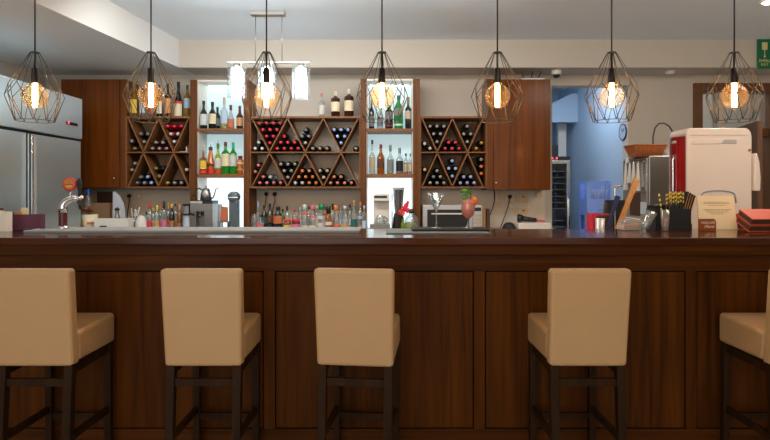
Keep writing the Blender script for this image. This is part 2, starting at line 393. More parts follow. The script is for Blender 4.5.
# right doorway
df = MB().box(XD0, XD0+.10, YW-.03, YW+.16, 0, 2.62).box(XD1-.10, XD1, YW-.03, YW+.16, 0, 2.62).box(XD0+.10, XD1-.10, YW-.03, YW+.16, 2.52, 2.62).box(XD0+.28, XD1-.1, YW, YW+.1, 2.02, 2.11)
struct('door_1', df, M['door_wood'], 'brown wooden door frame with a transom on the right', bevel=.006)
struct('window_1', MB().box(XD0+.10, XD0+.30, YW+.05, YW+.06, 0, 2.52), M['pane'], 'pale glass strip beside the right door')
struct('trim_3', MB().box(XD0+.28, XD0+.36, YW, YW+.1, 0, 2.52), M['wall'], 'cream post between glass strip and door opening')
struct('window_2', MB().box(XD0+.36, XD1-.1, YW+.05, YW+.06, 2.11, 2.52), M['pane'], 'pale glass transom above the right door')
struct('wall_corridor', MB().box(3.0, 5.0, 7.6, 7.7, 0, ZC), M['wall'], 'cream wall of the corridor behind the right door')
struct('ceiling_corridor', MB().box(2.9, 5.0, YW+.15, 7.7, 2.95, 3.0), M['ceil'], 'corridor ceiling')
light('corridor_light', 'AREA', (3.9, 7.1, 2.9), (3.9, 7.1, 0), 12, (1, .95, .88), .8, .6)
dl = thing('wooden_door', 'dark brown door leaf standing open behind the white drinks machine', 'door', (3.93, 6.30, 0))
a = math.atan2(-.75, -.22)
m_ = Matrix.Rotation(a, 4, 'Z')
MB().box(0, .80, -.022, .022, 0.01, 2.095, m_).build('leaf', M['door_wood'], dl, bevel=.004)
MB().box(.50, .58, .022, .034, 1.98, 2.04, m_).build('sign_plate', M['silver'], dl)

# ------------------------------------------------------------------ bar
YB, YT0, YT1, ZB = 3.10, 3.05, 3.74, 1.15
bar = thing('bar_counter', 'long dark walnut bar with panelled front and polished top', 'bar', (0, 0, 0))
box('bar_top', (-3.3, 3.3, YT0, YT1, 1.11, ZB), M['bar_top'], bar, .006)
box('carcass', (-3.3, 3.3, 3.135, 3.62, 0, 1.11), M['groove'], bar)
box('top_rail', (-3.3, 3.3, YB, 3.14, .962, 1.11), M['bar_rail'], bar, .003)
box('moulding', (-3.3, 3.3, YB-.018, YB, 1.050, 1.11), M['bar_rail'], bar, .005)
box('plinth', (-3.3, 3.3, YB, 3.14, 0, .086), M['bar_rail'], bar, .003)
edges = [(-356, -157), (-146, 53), (64.5, 263.5), (275, 474), (485, 686), (697, 898), (909, 1110)]
for i, (a0, a1) in enumerate(edges):
    xa, xb = max(X(a0, YB), -3.3), min(X(a1, YB), 3.3)
    if xb-xa < .2: continue
    box('panel', (xa+.006, xb-.006, YB+.004, 3.14, .092, .956), M['bar_wood'], bar, .003)
    nx = X(edges[i+1][0], YB) if i+1 < len(edges) else 3.3
    if nx-xb > .01 and nx <= 3.3:
        box('stile', (xb, nx, YB, 3.14, .086, .962), M['bar_wood'], bar, .003)

# ------------------------------------------------------------------ bar stools
def stool(loc, rz, label):
    t = thing('bar_stool', label, 'bar stool', loc, rz, 'cream bar stools along the bar')
    hw, hw2 = .1905, .183
    # origin on the floor under the backrest's foot; seat goes towards +Y
    b = MB().hexa([(-hw2, 0, .573), (hw2, 0, .573), (hw2, .07, .573), (-hw2, .07, .573)], [(-hw, -.045, 1.04), (hw, -.045, 1.04), (hw, .02, 1.04), (-hw, .02, 1.04)])
    b.build('backrest', M['leather'], t, bevel=.018, bseg=4)
    MB().hexa([(-.183, .062, .582), (.183, .062, .582), (.186, .418, .582), (-.186, .418, .582)], [(-.183, .045, .725), (.183, .045, .725), (.184, .423, .742), (-.184, .423, .742)]).build('seat', M['leather'], t, bevel=.022, bseg=4)
    for sx_ in (-1, 1):
        MB().hexa([(sx_*.158-.019, -.03, 0), (sx_*.158+.019, -.03, 0), (sx_*.158+.019, .01, 0), (sx_*.158-.019, .01, 0)],
                  [(sx_*.158-.021, .008, .60), (sx_*.158+.021, .008, .60), (sx_*.158+.021, .05, .60), (sx_*.158-.021, .05, .60)]).build('leg', M['stool_wood'], t, bevel=.003)
        MB().hexa([(sx_*.160-.017, .380, 0), (sx_*.160+.017, .380, 0), (sx_*.160+.017, .414, 0), (sx_*.160-.017, .414, 0)],
                  [(sx_*.160-.020, .370, .60), (sx_*.160+.020, .370, .60), (sx_*.160+.020, .410, .60), (sx_*.160-.020, .410, .60)]).build('leg', M['stool_wood'], t, bevel=.003)
        MB().bar((sx_*.158, .03, .548), (sx_*.159, .388, .555), .022, .045).build('apron_rail', M['stool_wood'], t, bevel=.002)
        MB().bar((sx_*.158, .0, .228), (sx_*.159, .393, .222), .022, .034).build('stretcher', M['stool_wood'], t, bevel=.002)
    MB().box(-.145, .145, .012, .034, .475, .512).build('stretcher', M['stool_wood'], t, bevel=.002)
    MB().box(-.145, .145, .386, .408, .165, .200).build('footrest', M['stool_wood'], t, bevel=.002)
    return t
D0 = 2.65
for px, rz, lab in ((27, 0, 'cream leather bar stool cut off by the left edge of the photo'),
                    (199.5, 0, 'cream leather bar stool standing second from the left'),
                    (354, -.105, 'cream leather bar stool in the middle, turned slightly right'),
                    (592.5, 0, 'cream leather bar stool fourth from left, seat showing at its left'),
                    (818, 0, 'cream leather bar stool cut off by the right edge, only seat and legs seen')):
    stool((X(px, 2.6), D0, 0), rz, lab)

# ------------------------------------------------------------------ pendant lamps
YP = 3.35
def pendant(loc, label):
    """origin at the lamp's widest height"""
    t = thing('pendant_lamp', label, 'pendant lamp', loc, 0, 'wire cage pendants over the bar')
    k = YP/F
    zc = lambda py: (96-py)*k
    top = ZC-loc[2]
    MB().lathe([(.045, top-.02), (.05, top-.012), (.05, top)], 20).build('ceiling_rose', M['dark_metal'], t)
    MB().tube([(0, 0, zc(52)), (0, 0, top-.015)], .0045, 8).build('cord', M['black'], t)
    MB().lathe([(.004, zc(52)), (.0065, zc(54)), (.0065, zc(67.5)), (.0200, zc(69)), (.0205, zc(82)), (.018, zc(83))], 16).build('socket', M['dark_metal'], t)
    c = MB(); n = 10; wr = .0022
    def ring(r, py, off): return [(r*k*math.cos(2*PI*(i+off)/n), r*k*math.sin(2*PI*(i+off)/n), zc(py)) for i in range(n)]
    T, U, L, B = ring(4, 52.5, .25), ring(22.6, 85.5, .25), ring(25.8, 96.5, .75), ring(17.6, 121, .25)
    for i in range(n):
        c.tube([T[i], U[i]], wr, 6)
        c.tube([(0, 0, zc(53)), T[i]], wr, 6)
        for j in (i, (i-1) % n):
            c.tube([U[i], L[j]], wr, 6)
            c.tube([L[j], B[i]], wr, 6)
    c.tube(B, wr, 6, closed=True); c.tube(T, wr*1.3, 6, closed=True)
    c.build('cage', M['wire'], t)
    R = 12.4*k; zb = zc(96.3)
    prof = [(0, zb-R)]+[(R*math.sin(PI*j/18), zb-R*math.cos(PI*j/18)) for j in range(1, 16)]+[(.017, zc(82))]
    bl = MB().lathe(prof, 24).build('bulb', M['bulb_glass'], t)
    f = MB()
    for i in range(8):
        a = 2*PI*i/8; x, y = .0088*math.cos(a), .0088*math.sin(a)
        f.tube([(x, y, zc(83.5)), (x*1.12, y*1.12, zc(95)), (x, y, zc(107))], .0042, 6)
    f.build('filament', M['filament'], bl)
    return t
for i, px in enumerate((35, 151, 266.5, 382, 497.4, 611.7, 734.3)):
    pendant((X(px, YP), YP, Z(96, YP)), f'wire cage pendant lamp with round amber bulb, {ORD[i]} of seven from left')

# ------------------------------------------------------------------ chandelier
YC = 5.03
ch = thing('ceiling_lamp', 'chrome ceiling lamp with three clear glass cylinders around white tubes', 'ceiling lamp', (X(268, YC), YC, ZC))
kk = YC/F
box('ceiling_plate', (-17*kk, 17*kk, -.04, .04, -.036, 0), M['steel_dark'], ch, .004)
zbar = Z(62.5, YC)-ZC
for dx in (-12.5, 14):
    MB().tube([(dx*kk, 0, -.03), (dx*kk, 0, zbar)], .004, 8).build('suspension_rod', M['steel_dark'], ch)
box('cross_bar', (-40.5*kk, 42*kk, -.012, .012, zbar-.009, zbar+.009), M['steel_dark'], ch, .002)
for dx in (-31, -1, 33):
    x = dx*kk
    MB().lathe([(.03, zbar-.045), (.03, zbar-.012), (.008, zbar-.009)], 16, Matrix.Translation((x, 0, 0))).build('lamp_holder', M['chrome'], ch)
    z0, z1 = Z(99, YC)-ZC, Z(65, YC)-ZC
    s1 = MB().lathe([(9.3*kk, z0), (9.3*kk, z1)], 28, Matrix.Translation((x, 0, 0)))
    s1.f = [f for f in s1.f if len(f) == 4]; s1.sm = s1.sm[:len(s1.f)]
    s1.build('glass_shade', M['shade_glass'], ch)
    MB().lathe([(.02, Z(97, YC)-ZC), (5.4*kk, Z(96.5, YC)-ZC), (5.4*kk, Z(69, YC)-ZC), (.03, Z(68.5, YC)-ZC)], 24, Matrix.Translation((x, 0, 0))).build('light_tube', M['frost'], ch)

# ------------------------------------------------------------------ back bar units
YF, YK = 6.0, 6.33
kf = YF/F
xf = lambda px: X(px, YF)
zf = lambda py: Z(py, YF)
def cabinet(name, label, x0, x1, z0, z1, door, knob, postside):
    t = thing(name, label, 'cabinet', ((x0+x1)/2, YK, z0)); cx = (x0+x1)/2; h = z1-z0
    box('carcass', (x0-cx, x1-cx, -.31, 0, 0, h), M['cab_wood'], t, .002)
    d0, d1 = door
    dr = box('door', (d0-cx, d1-cx, -.335, -.312, .004, h-.004), M['cab_wood'], t, .002)
    kx, kz = knob
    MB().lathe([(.004, 0), (.004, .012), (.011, .016), (.011, .022), (0, .026)], 14, Matrix.Translation((kx-cx, -.335, kz-z0)) @ Matrix.Rotation(PI/2, 4, 'X')).build('knob', M['chrome'], dr)
    if postside:
        p0, p1 = postside
        box('side_panel', (p0-cx, p1-cx, -.34, -.312, 0, h), M['post_wood'], t, .002)
    return t
cabinet('wall_cabinet', 'tall reddish wood wall cabinet between steel fridge and wine rack', xf(60), xf(125.5), zf(188), zf(79), (xf(62), xf(119)), (xf(115), zf(178)), None)
cabinet('wall_cabinet', 'reddish wood wall cabinet on the right beside the opening', xf(487), xf(551), zf(190), zf(79), (xf(493.5), xf(548)), (xf(496), zf(183)), (xf(487), xf(493)))

def rack(label, pl, pr, tops_u, vert_u, pt, pmid, pb, back, first_up):
    x0, x1 = xf(pl), xf(pr); z0, z1, zm = zf(pb), zf(pt), zf(pmid)
    cx = (x0+x1)/2; t = thing('wine_rack', label, 'wine rack', (cx, YK, z0))
    e = .013
    fr = MB().box(x0-cx, x0-cx+e, -.33, 0, 0, z1-z0).box(x1-cx-e, x1-cx, -.33, 0, 0, z1-z0).box(x0-cx+e, x1-cx-e, -.33, 0, z1-z0-e*1.6, z1-z0).box(x0-cx+e, x1-cx-e, -.33, 0, 0, e*1.6)
    fr.build('frame', M['shelf_wood'], t, bevel=.0015)
    box('back_panel', (x0-cx+e, x1-cx-e, -.012, -.001, e*1.6, z1-z0-e*1.6), back, t)
    box('middle_shelf', (x0-cx+e, x1-cx-e, -.325, -.012, zm-z0-e/2, zm-z0+e/2), M['shelf_wood'], t)
    pu, pv = tops_u, vert_u
    for zlo, zhi, xs in ((zm-z0+e/2, z1-z0-e*1.6, None), (e*1.6, zm-z0-e/2, None)):
        upper = zlo > .2
        pts = sorted([(xf(p), 1) for p in pu]+[(xf(p), 0) for p in pv])
        for (xa, ka), (xb, kb) in zip(pts, pts[1:]):
            za, zb = (ka, kb) if upper else (1-ka, 1-kb)
            za = zhi if za else zlo; zb = zhi if zb else zlo
            a = Vector((xa-cx, za)); b = Vector((xb-cx, zb)); 
            w = .0065/abs(math.cos(math.atan2(xb-xa, abs(zb-za))))
            MB().hexa([(a.x-w if za == zlo else b.x-w, -.322, zlo), (a.x+w if za == zlo else b.x+w, -.322, zlo), (a.x+w if za == zlo else b.x+w, -.012, zlo), (a.x-w if za == zlo else b.x-w, -.012, zlo)],
                      [(b.x-w if za == zlo else a.x-w, -.322, zhi), (b.x+w if za == zlo else a.x+w, -.322, zhi), (b.x+w if za == zlo else a.x+w, -.012, zhi), (b.x-w if za == zlo else a.x-w, -.012, zhi)]).build('divider', M['shelf_wood'], t)
    return t
RK = {
 'left': (125.5, 190.5, (127.8, 158, 188.2), (142.9, 173.1)),
 'middle': (249.5, 360.5, (251.7, 287.2, 323.2, 358.3), (269.2, 305, 340.8)),
 'right': (420, 487, (422.2, 452.6, 483.0), (437.4, 467.8)),
}
PT, PMID, PB = 116.2, 152.3, 188.3
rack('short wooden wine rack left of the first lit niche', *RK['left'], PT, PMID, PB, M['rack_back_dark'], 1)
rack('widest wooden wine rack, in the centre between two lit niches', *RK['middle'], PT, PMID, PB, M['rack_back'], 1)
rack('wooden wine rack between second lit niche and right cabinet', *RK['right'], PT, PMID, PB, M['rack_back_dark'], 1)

# lying wine bottles: one mould per glass, caps as children
WR, WH = .0370, .285
wine_prof = [(.6, 0), (.94, .006), (1, .02), (1, .175), (.93, .192), (.62, .212), (.46, .225), (.43, .235), (.43, .28), (.38, WH)]
me_cache = {}
def wine_lying(body, cap, x, z, label, group):
    key = ('b', body)
    if key not in me_cache:
        o = MB().lathe([(r*WR, h) for r, h in wine_prof], 18).build('wine_bottle', BOT[body]); me_cache[key] = o.data
    else:
        o = bpy.data.objects.new('wine_bottle', me_cache[key]); COL.objects.link(o)
    o.location = (x, YK-.016, z); o.rotation_euler = (PI/2, 0, 0)
    tag(o, label, 'wine bottle', group)
    key = ('c', cap)
    if key not in me_cache:
        c = MB().lathe([(.40*WR, .236), (.455*WR, .238), (.46*WR, .284), (.41*WR, .2885), (0, .2895)], 14).build('cap', CAP[cap], o); me_cache[key] = c.data
    else:
        c = bpy.data.objects.new('cap', me_cache[key]); COL.objects.link(c); c.parent = o
D = 2*WR+.0008
BODY_WORD = {'dark': 'dark bottle', 'burgundy': 'burgundy bottle', 'redfoil': 'red foil bottle', 'gold': 'golden brown bottle', 'olive': 'olive green bottle', 'clear': 'clear bottle'}
def bay(rk, tier, no, kind, rows, cap, body='dark', caps=None, bodies=None):
    """fill one bay; rows count from the bottom; caps/bodies override single bottles by (row, index)"""
    pl, pr, tops, verts = RK[rk]
    e = .013
    zlo = (zf(PMID)+e/2) if tier == 'upper' else zf(PB)+e*1.6
    zhi = zf(PT)-e*1.6 if tier == 'upper' else zf(PMID)-e/2
    h = zhi-zlo
    lows = verts if tier == 'upper' else tops
    highs = tops if tier == 'upper' else verts
    pts = sorted([(xf(p), 'h') for p in highs]+[(xf(p), 'l') for p in lows])
    hwid = (pts[-1][0]-pts[0][0])/(len(pts)-1)
    ta = hwid/h; al = math.atan(ta); ca = math.cos(al)
    w = .0070
    out = []
    wl, wr_ = xf(pl)+e, xf(pr)-e
    if kind[0] == 'V':
        xv = xf(lows[int(kind[1])])
        z1 = zlo+(WR+w)/math.sin(al)+.004
        for k, n in enumerate(rows):
            st = (k+1-n)//2
            for i in range(n):
                out.append((k, i, xv+(st+i-k/2)*D, z1+k*max(D/2/ta+.0005, D*.868), n))
    elif kind[0] == 'A':
        i0 = int(kind[1]); xa, xb = xf(lows[i0]), xf(lows[i0+1]); xm = (xa+xb)/2; N = rows[0]
        N0 = 4 if rk == 'middle' else 3
        if N > N0: N0 = N
        for k, n in enumerate(rows):
            st = max(0, (N0-k-n)//2)
            for i in range(n):
                out.append((k, i, xm+(st+i-(N0-1-k)/2)*D, zlo+WR+.001+k*D*.869, n))
    elif kind == 'HL':
        offs = rows
        for k, (ox, oz) in enumerate(offs): out.append((k, 0, wl+WR+.002+ox, zlo+WR+.001+oz, 1))
    elif kind == 'HR':
        offs = rows
        for k, (ox, oz) in enumerate(offs): out.append((k, 0, wr_-WR-.002-ox, zlo+WR+.001+oz, 1))
    if kind[0] == 'H' and tier == 'lower':
        gap = (xf(lows[0])-wl) if kind == 'HL' else (wr_-xf(lows[-1]))
        rise = (WR+.002+(WR+w)/ca-gap)/ta-WR+.010
        out = [(k, i, x, z+rise, n) for k, i, x, z, n in out]
    total = len(out)
    nrows = len(set(o[0] for o in out))
    for (k, i, x, z, n) in out:
        cp = (caps or {}).get((k, i), cap); bd = (bodies or {}).get((k, i), body)
        if kind[0] == 'H':
            where = 'alone' if total == 1 else (f'{ORD[k]} from below')
        else:
            if nrows == 1: where = f'{ORD[i]} from left' if n > 1 else 'alone'
            else:
                rn = 'bottom row' if k == 0 else 'top row' if k == nrows-1 else 'second row' if k == 1 else 'third row'
                where = f'{ORD[i]} in {rn}' if n > 1 else f'alone in {rn}'
        wine_lying(bd, cp, x, z, f"{cp}-capped {BODY_WORD[bd]}, {where}, {tier} tier bay {ORD[no-1]} from left, {rk} rack", f'bottles lying in the {rk} wine rack')
hv = 0                       # height of the lowest bottle in a half V against the wall
# middle rack
bay('middle', 'upper', 1, 'HL', [(0, 0), (D, 0), (D/2, D*.87)], 'white')
bay('middle', 'upper', 2, 'V0', [1, 2, 3, 4], 'red')
bay('middle', 'upper', 3, 'A0', [4, 3, 1], 'red')
bay('middle', 'upper', 4, 'V1', [1, 2, 1], 'grey', caps={(0, 0): 'beige'})
bay('middle', 'upper', 5, 'A1', [3], 'silver')
bay('middle', 'upper', 6, 'V2', [1, 2, 3], 'blue')
bay('middle', 'upper', 7, 'HR', [(0, 0)], 'silver')
bay('middle', 'lower', 1, 'HL', [(0.002, hv), (.036, hv+.069)], 'pink')
bay('middle', 'lower', 2, 'A0', [4, 2], 'pink', caps={(1, 1): 'white'}, bodies={(1, 1): 'clear'})
bay('middle', 'lower', 3, 'V1', [1, 2, 3], 'silver')
bay('middle', 'lower', 4, 'A1', [4, 3, 2], 'orange', caps={(0, 0): 'white', (0, 1): 'white'})
bay('middle', 'lower', 5, 'V2', [1, 2], 'beige')
bay('middle', 'lower', 6, 'A2', [4, 2], 'salmon')
# left rack
bay('left', 'upper', 1, 'HL', [(.03, 0), (0, .08)], 'olive', caps={(1, 0): 'silver'}, bodies={(0, 0): 'olive'})
bay('left', 'upper', 2, 'V0', [1, 2], 'grey', caps={(0, 0): 'silver'})
bay('left', 'upper', 3, 'A0', [3, 2], 'silver', 'burgundy')
bay('left', 'upper', 4, 'V1', [1, 2, 3], 'white', 'redfoil', caps={(2, 0): 'red', (2, 1): 'red', (2, 2): 'red'})
bay('left', 'lower', 1, 'HL', [(0.002, hv), (.036, hv+.069)], 'silver')
bay('left', 'lower', 2, 'A0', [3, 2], 'blue', caps={(0, 0): 'grey', (0, 1): 'silver', (1, 0): 'grey'})
bay('left', 'lower', 3, 'V1', [1, 2], 'olive', caps={(1, 1): 'black'})
bay('left', 'lower', 4, 'A1', [3], 'silver', caps={(0, 0): 'gold'})
bay('left', 'lower', 5, 'HR', [(0.002, hv+.002)], 'white')
# right rack
bay('right', 'upper', 1, 'HL', [(.058, 0), (0, .052)], 'white')
bay('right', 'upper', 2, 'V0', [1, 2, 3], 'silver')
bay('right', 'upper', 3, 'A0', [3, 2], 'red')
bay('right', 'upper', 4, 'V1', [1, 2, 1], 'silver')
bay('right', 'upper', 5, 'HR', [(.056, 0), (0, .06)], 'gold', bodies={(0, 0): 'gold'})
bay('right', 'lower', 1, 'HL', [(0.003, hv)], 'beige', 'olive')
bay('right', 'lower', 2, 'A0', [3, 2, 1], 'silver', caps={(1, 0): 'grey'})
bay('right', 'lower', 3, 'V1', [1, 2, 1], 'blue')
bay('right', 'lower', 4, 'A1', [3, 2], 'lilac')
bay('right', 'lower', 5, 'HR', [(.004, hv+.002), (.004, hv+.003+D), (.004, hv+.004+2*D)], 'orange', caps={(2, 0): 'silver'})
wl_ = tag(MB().box(-.05, .028, -.02, .02, 0, .004).box(.02, .028, -.02, .02, .004, .055).build('bent_plastic_strip', M['white_paint'], loc=(xf(183.5), YF+.04, zf(PMID)+.0075)),
          'small white L-shaped strip at the right end of the left rack', 'plastic strip')

# lit niches
def niche(label, pl0, pl1, pr0, pr1, ptop):
    cx = xf((pl0+pr1)/2); z0 = .985; t = thing('display_niche', label, 'shelf unit', (cx, YK, z0))
    zt = zf(ptop)-z0
    for a, b in ((pl0, pl1), (pr0, pr1)):
        box('post', (xf(a)-cx, xf(b)-cx, -.345, 0, 0, zt), M['post_wood'], t, .002)
    xa, xb = xf(pl1)-cx, xf(pr0)-cx
    for i, (sa, sb) in enumerate(((128.5, 131.5), (174, 177.5))):
        box('shelf', (xa+.0006, xb-.0006, -.335, -.02, zf(sb)-z0, zf(sa)-z0), M['shelf_wood'], t)
    box('top_board', (xa+.0006, xb-.0006, -.335, -.02, zt-.018, zt), M['white_paint'], t)
    for sgn, xx in ((1, xa), (-1, xb)):
        x_a, x_b = (xx+.0006, xx+.006) if sgn > 0 else (xx-.006, xx-.0006)
        for za, zb in ((0, zf(177.5)-z0), (zf(174)-z0, zf(131.5)-z0), (zf(128.5)-z0, zt-.018)):
            box('side_lining', (x_a, x_b, -.33, -.021, za+.0006, zb-.0006), M['white_paint'], t)
    box('backlit_panel', (xa, xb, -.018, -.002, 0, zf(176)-z0), M['lit_panel_low'], t)
    box('backlit_panel', (xa, xb, -.018, -.002, zf(175.5)-z0, zf(130)-z0), M['lit_panel'], t)
    box('backlit_panel', (xa, xb, -.018, -.002, zf(129.5)-z0, zt-.01), M['lit_panel'], t)
    box('light_strip', (xa+.03, xb-.03, -.06, -.04, zt-.026, zt-.0185), M['led'], t)
niche('tall backlit bottle niche left of centre, kettle at its foot', 190.6, 197.5, 244, 249.4, 80)
niche('tall backlit bottle niche right of centre, blender at its foot', 360.6, 366.5, 413, 419.9, 79)

# back counter and splashback
ct = thing('back_counter', 'grey worktop counter along the back wall carrying bottles', 'counter', (0, 0, 0))
box('worktop', (-3.45, 1.86, 5.62, YW-.002, .945, .985), M['worktop'], ct, .004)
box('base_cabinet', (-3.42, 1.84, 5.68, YW-.01, 0, .945), M['cab_wood'], ct, .003)
for a, b, n in ((58, 190, 1), (249.6, 360.4, 2), (420.2, 554, 3)):
    struct('trim_%d' % (n+3), MB().box(xf(a), xf(b), YW-.014, YW-.001, .9855, zf(190.3)), M['tile'], 'grey beige splashback above the back counter')

# ------------------------------------------------------------------ standing bottles
def bottle(name, label, cat, group, loc, H, R, glassm, cap='black', capf=.12, sh=.60, nk=.76, nr=.34, lab=None, lab2=None, liq=None, lev=.5, sq=0.0, pour=False):
    pr = [(R*.86, 0), (R, .006), (R, sh*H), (R*.9, (sh+.03)*H), (R*.5*(1+nr), (sh+nk)/2*H), (R*nr*1.05, nk*H), (R*nr, (nk+.03)*H), (R*nr, H*.985), (R*nr*.9, H*.985)]
    o = MB().lathe(pr, 18, None, sq).build(name, glassm, loc=loc)
    tag(o, label, cat, group)
    if cap:
        MB().lathe([(R*nr*1.08, H*(1-capf)), (R*nr*1.16, H*(1-capf)+.001), (R*nr*1.16, H-.002), (R*nr*.95, H), (0, H)], 12).build('cap', CAP[cap], o)
    for L in (lab, lab2):
        if L:
            cname, l0, l1 = L
            MB().lathe([(R*1.015, l0*H), (R*1.015, l1*H)], 12, None, sq, -PI/2-1.25, -PI/2+1.25).build('label', LAB[cname], o)
    if liq:
        top = min(lev, sh)
        MB().lathe([(R*.84, .005), (R*.93, .009), (R*.93, top*H), (0, top*H)], 14, None, sq).build('liquid', LIQ[liq], o)
    if pour:
        MB().tube([(0, 0, H), (0, 0, H+.02), (.012, -.01, H+.045)], .0035, 6).build('pour_spout', M['chrome'], o)
    return o
def shelf_row(group, cat, base_z, d, where, items):
    """items: px, top row, px width, glass, cap, opts, description"""
    order = sorted(range(len(items)), key=lambda i: items[i][0])
    for k, i in enumerate(order):
        px, py, w, gl, cap, kw, desc = items[i]
        kw = dict(kw); dd = d+kw.pop('dy', 0)
        H = Z(py, dd)-base_z; R = w/2*dd/F
        bottle('liquor_bottle' if cat == 'bottle' else cat, f'{desc}, {ORD[k] if k < 12 else str(k)} from left {where}', cat, group, (X(px, dd), dd, base_z+.0005), H, R, BOT[gl], cap, **kw)
ZR = zf(PT)
shelf_row('bottles on top of the left rack', 'bottle', ZR, 6.12, 'on top of left wine rack', [
 (134, 82, 6.5, 'yellow', 'gold', dict(lab=('yellow', .12, .5), sh=.5, nk=.72), 'golden bottle with yellow label'),
 (142.5, 88, 6, 'clear', 'black', dict(lab=('paleblue', .15, .5)), 'clear bottle with pale label'),
 (151, 87, 6, 'clear', 'maroon', dict(lab=('copper', .12, .5), liq='red', lev=.4), 'clear bottle with copper label'),
 (159.5, 85, 6, 'dark', 'maroon', dict(lab=('white', .12, .5)), 'dark bottle with white label'),
 (168, 83.5, 6.3, 'brown', 'black', dict(lab=('tan', .12, .55), sh=.62, nk=.70), 'brown bottle with tan label'),
 (178.5, 82, 8, 'dark', 'black', dict(lab=('cream', .03, .38), lab2=('red', .38, .45), sh=.42, nk=.72), 'dark champagne shaped bottle with cream label'),
 (187.3, 85, 6.5, 'yellow', 'teal', dict(lab=('paleblue', .28, .58), sh=.6, nk=.75), 'yellow liquor bottle with pale blue label')])
ZN1 = zf(128.5)
shelf_row('bottles on the top shelf of the left niche', 'bottle', ZN1, 6.12, 'on left niche top shelf', [
 (203.7, 101, 7.1, 'black', 'black', dict(dy=-.09, lab=('white', .12, .52), sh=.55, nk=.72), 'black bottle with white label'),
 (212.5, 102, 8, 'black', 'black', dict(lab=('cream', .2, .56), sh=.56, nk=.74), 'black bottle with cream label'),
 (217.5, 107, 6, 'black', 'black', dict(dy=.10, lab=('grey', .2, .5)), 'smaller black bottle standing behind'),
 (224.2, 97.5, 7, 'clear', 'beige', dict(lab=('paleblue', .2, .6), liq='yellow', lev=.16, sh=.55, nk=.70, capf=.2), 'clear bottle with blue white label'),
 (230.8, 105, 7, 'clear', 'maroon', dict(lab=('copper', .08, .42), sh=.42, nk=.7, capf=.22, liq='amber', lev=.3), 'clear bottle with copper label and maroon cap'),
 (239.8, 106, 6.8, 'brown', 'maroon', dict(lab=('tan', .15, .5), sh=.55, nk=.72, capf=.3), 'brown bottle with maroon cap')])
ZN2 = zf(174)
shelf_row('bottles on the middle shelf of the left niche', 'bottle', ZN2, 6.12, 'on left niche middle shelf', [
 (203.2, 150, 7.0, 'amber', 'silver', dict(dy=-.10, lab=('yellow', .2, .55), lab2=('red', .03, .16), sh=.6, nk=.72, nr=.3, pour=True), 'amber bottle with yellow label'),
 (210.6, 147, 7.8, 'orange', 'navy', dict(lab=('brown', .28, .38), lab2=('red', .03, .2), sh=.42, nk=.82, nr=.45, pour=True), 'orange cone shaped bottle with dark band'),
 (218, 143.5, 7, 'lime', 'green', dict(lab=('white', .2, .5), lab2=('red', .03, .14), sh=.5, nk=.7, nr=.36, pour=True), 'lime green bottle with white label'),
 (225.6, 142, 8.2, 'green', 'maroon', dict(lab=('cream', .25, .62), sh=.64, nk=.76), 'green whiskey bottle with big cream label'),
 (233.2, 142.5, 7.4, 'green', 'mint', dict(lab=('white', .25, .6), sh=.64, nk=.76, capf=.2), 'green whiskey bottle with mint green neck'),
 (240.3, 156, 6.6, 'orange', 'maroon', dict(lab=('cream', .55, .65), lab2=('tan', .2, .3), sh=.75, nk=.85, nr=.6, capf=.14), 'squat orange bottle with maroon cap')])
shelf_row('bottles on top of the middle rack', 'bottle', ZR, 6.12, 'on top of middle wine rack', [
 (321.8, 93, 5.8, 'clear', 'pink', dict(lab=('white', .12, .5), sh=.6, nk=.74, capf=.14), 'slim clear bottle with pink cap'),
 (335.5, 91.3, 9, 'brown', 'cream', dict(lab=('cream', .22, .58), sh=.70, nk=.80, nr=.26, capf=.18), 'brown whisky bottle with cream label'),
 (349, 89, 9.6, 'brown', 'cream', dict(lab=('cream', .22, .58), sh=.70, nk=.80, nr=.26, capf=.18), 'taller brown whisky bottle with cream label')])
shelf_row('bottles on the top shelf of the right niche', 'bottle', ZN1, 6.12, 'on right niche top shelf', [
 (371.5, 100, 5.6, 'black', 'grey', dict(lab=('grey', .1, .45)), 'slim black bottle with grey label'),
 (380, 104, 6.2, 'clear', 'black', dict(lab=('grey', .15, .5), dy=.08), 'clear bottle with grey label'),
 (389, 105.5, 8, 'black', 'green', dict(lab=('grey', .4, .72), lab2=('maroon', .1, .2), sh=.75, nk=.86, nr=.42), 'black vermouth bottle with grey label'),
 (398.6, 95.5, 8.8, 'emerald', 'teal', dict(lab=('grey', .4, .6), lab2=('white', .1, .16), sh=.64, nk=.80), 'bright green vermouth bottle with grey label'),
 (408.2, 97, 6.2, 'dark', 'olive', dict(lab=('beige', .32, .56), sh=.62, nk=.72, nr=.4, capf=.22), 'dark slim bottle with beige label')])
shelf_row('bottles on the middle shelf of the right niche', 'bottle', ZN2, 6.12, 'on right niche middle shelf', [
 (372.2, 140, 6.2, 'clear', 'black', dict(lab=('beige', .1, .5), sh=.5, nk=.66, nr=.3), 'tall clear flask with black stopper'),
 (380.8, 144.4, 7.6, 'amber', 'maroon', dict(lab=('brown', .2, .52), sh=.56, nk=.74, capf=.14), 'amber rum bottle with brown label'),
 (390.4, 145, 6.8, 'clear', 'grey', dict(lab=('grey', .1, .5), liq='yellow', lev=.1, sh=.52, nk=.68, capf=.22), 'clear bottle with grey label and yellow foot'),
 (399.6, 147.8, 7.4, 'clear', 'grey', dict(lab=('black', .12, .5), liq='amber', lev=.12, sh=.54, nk=.7, capf=.22), 'square bottle with black label'),
 (405.9, 153.5, 5, 'clear', 'black', dict(lab=('beige', .12, .5), liq='amber', lev=.55), 'small clear bottle with beige label'),
 (410.3, 153.5, 3.6, 'clear', 'black', dict(dy=-.1, lab=('beige', .12, .5), liq='amber', lev=.55), 'smallest clear bottle with beige label')])
ZK = .985
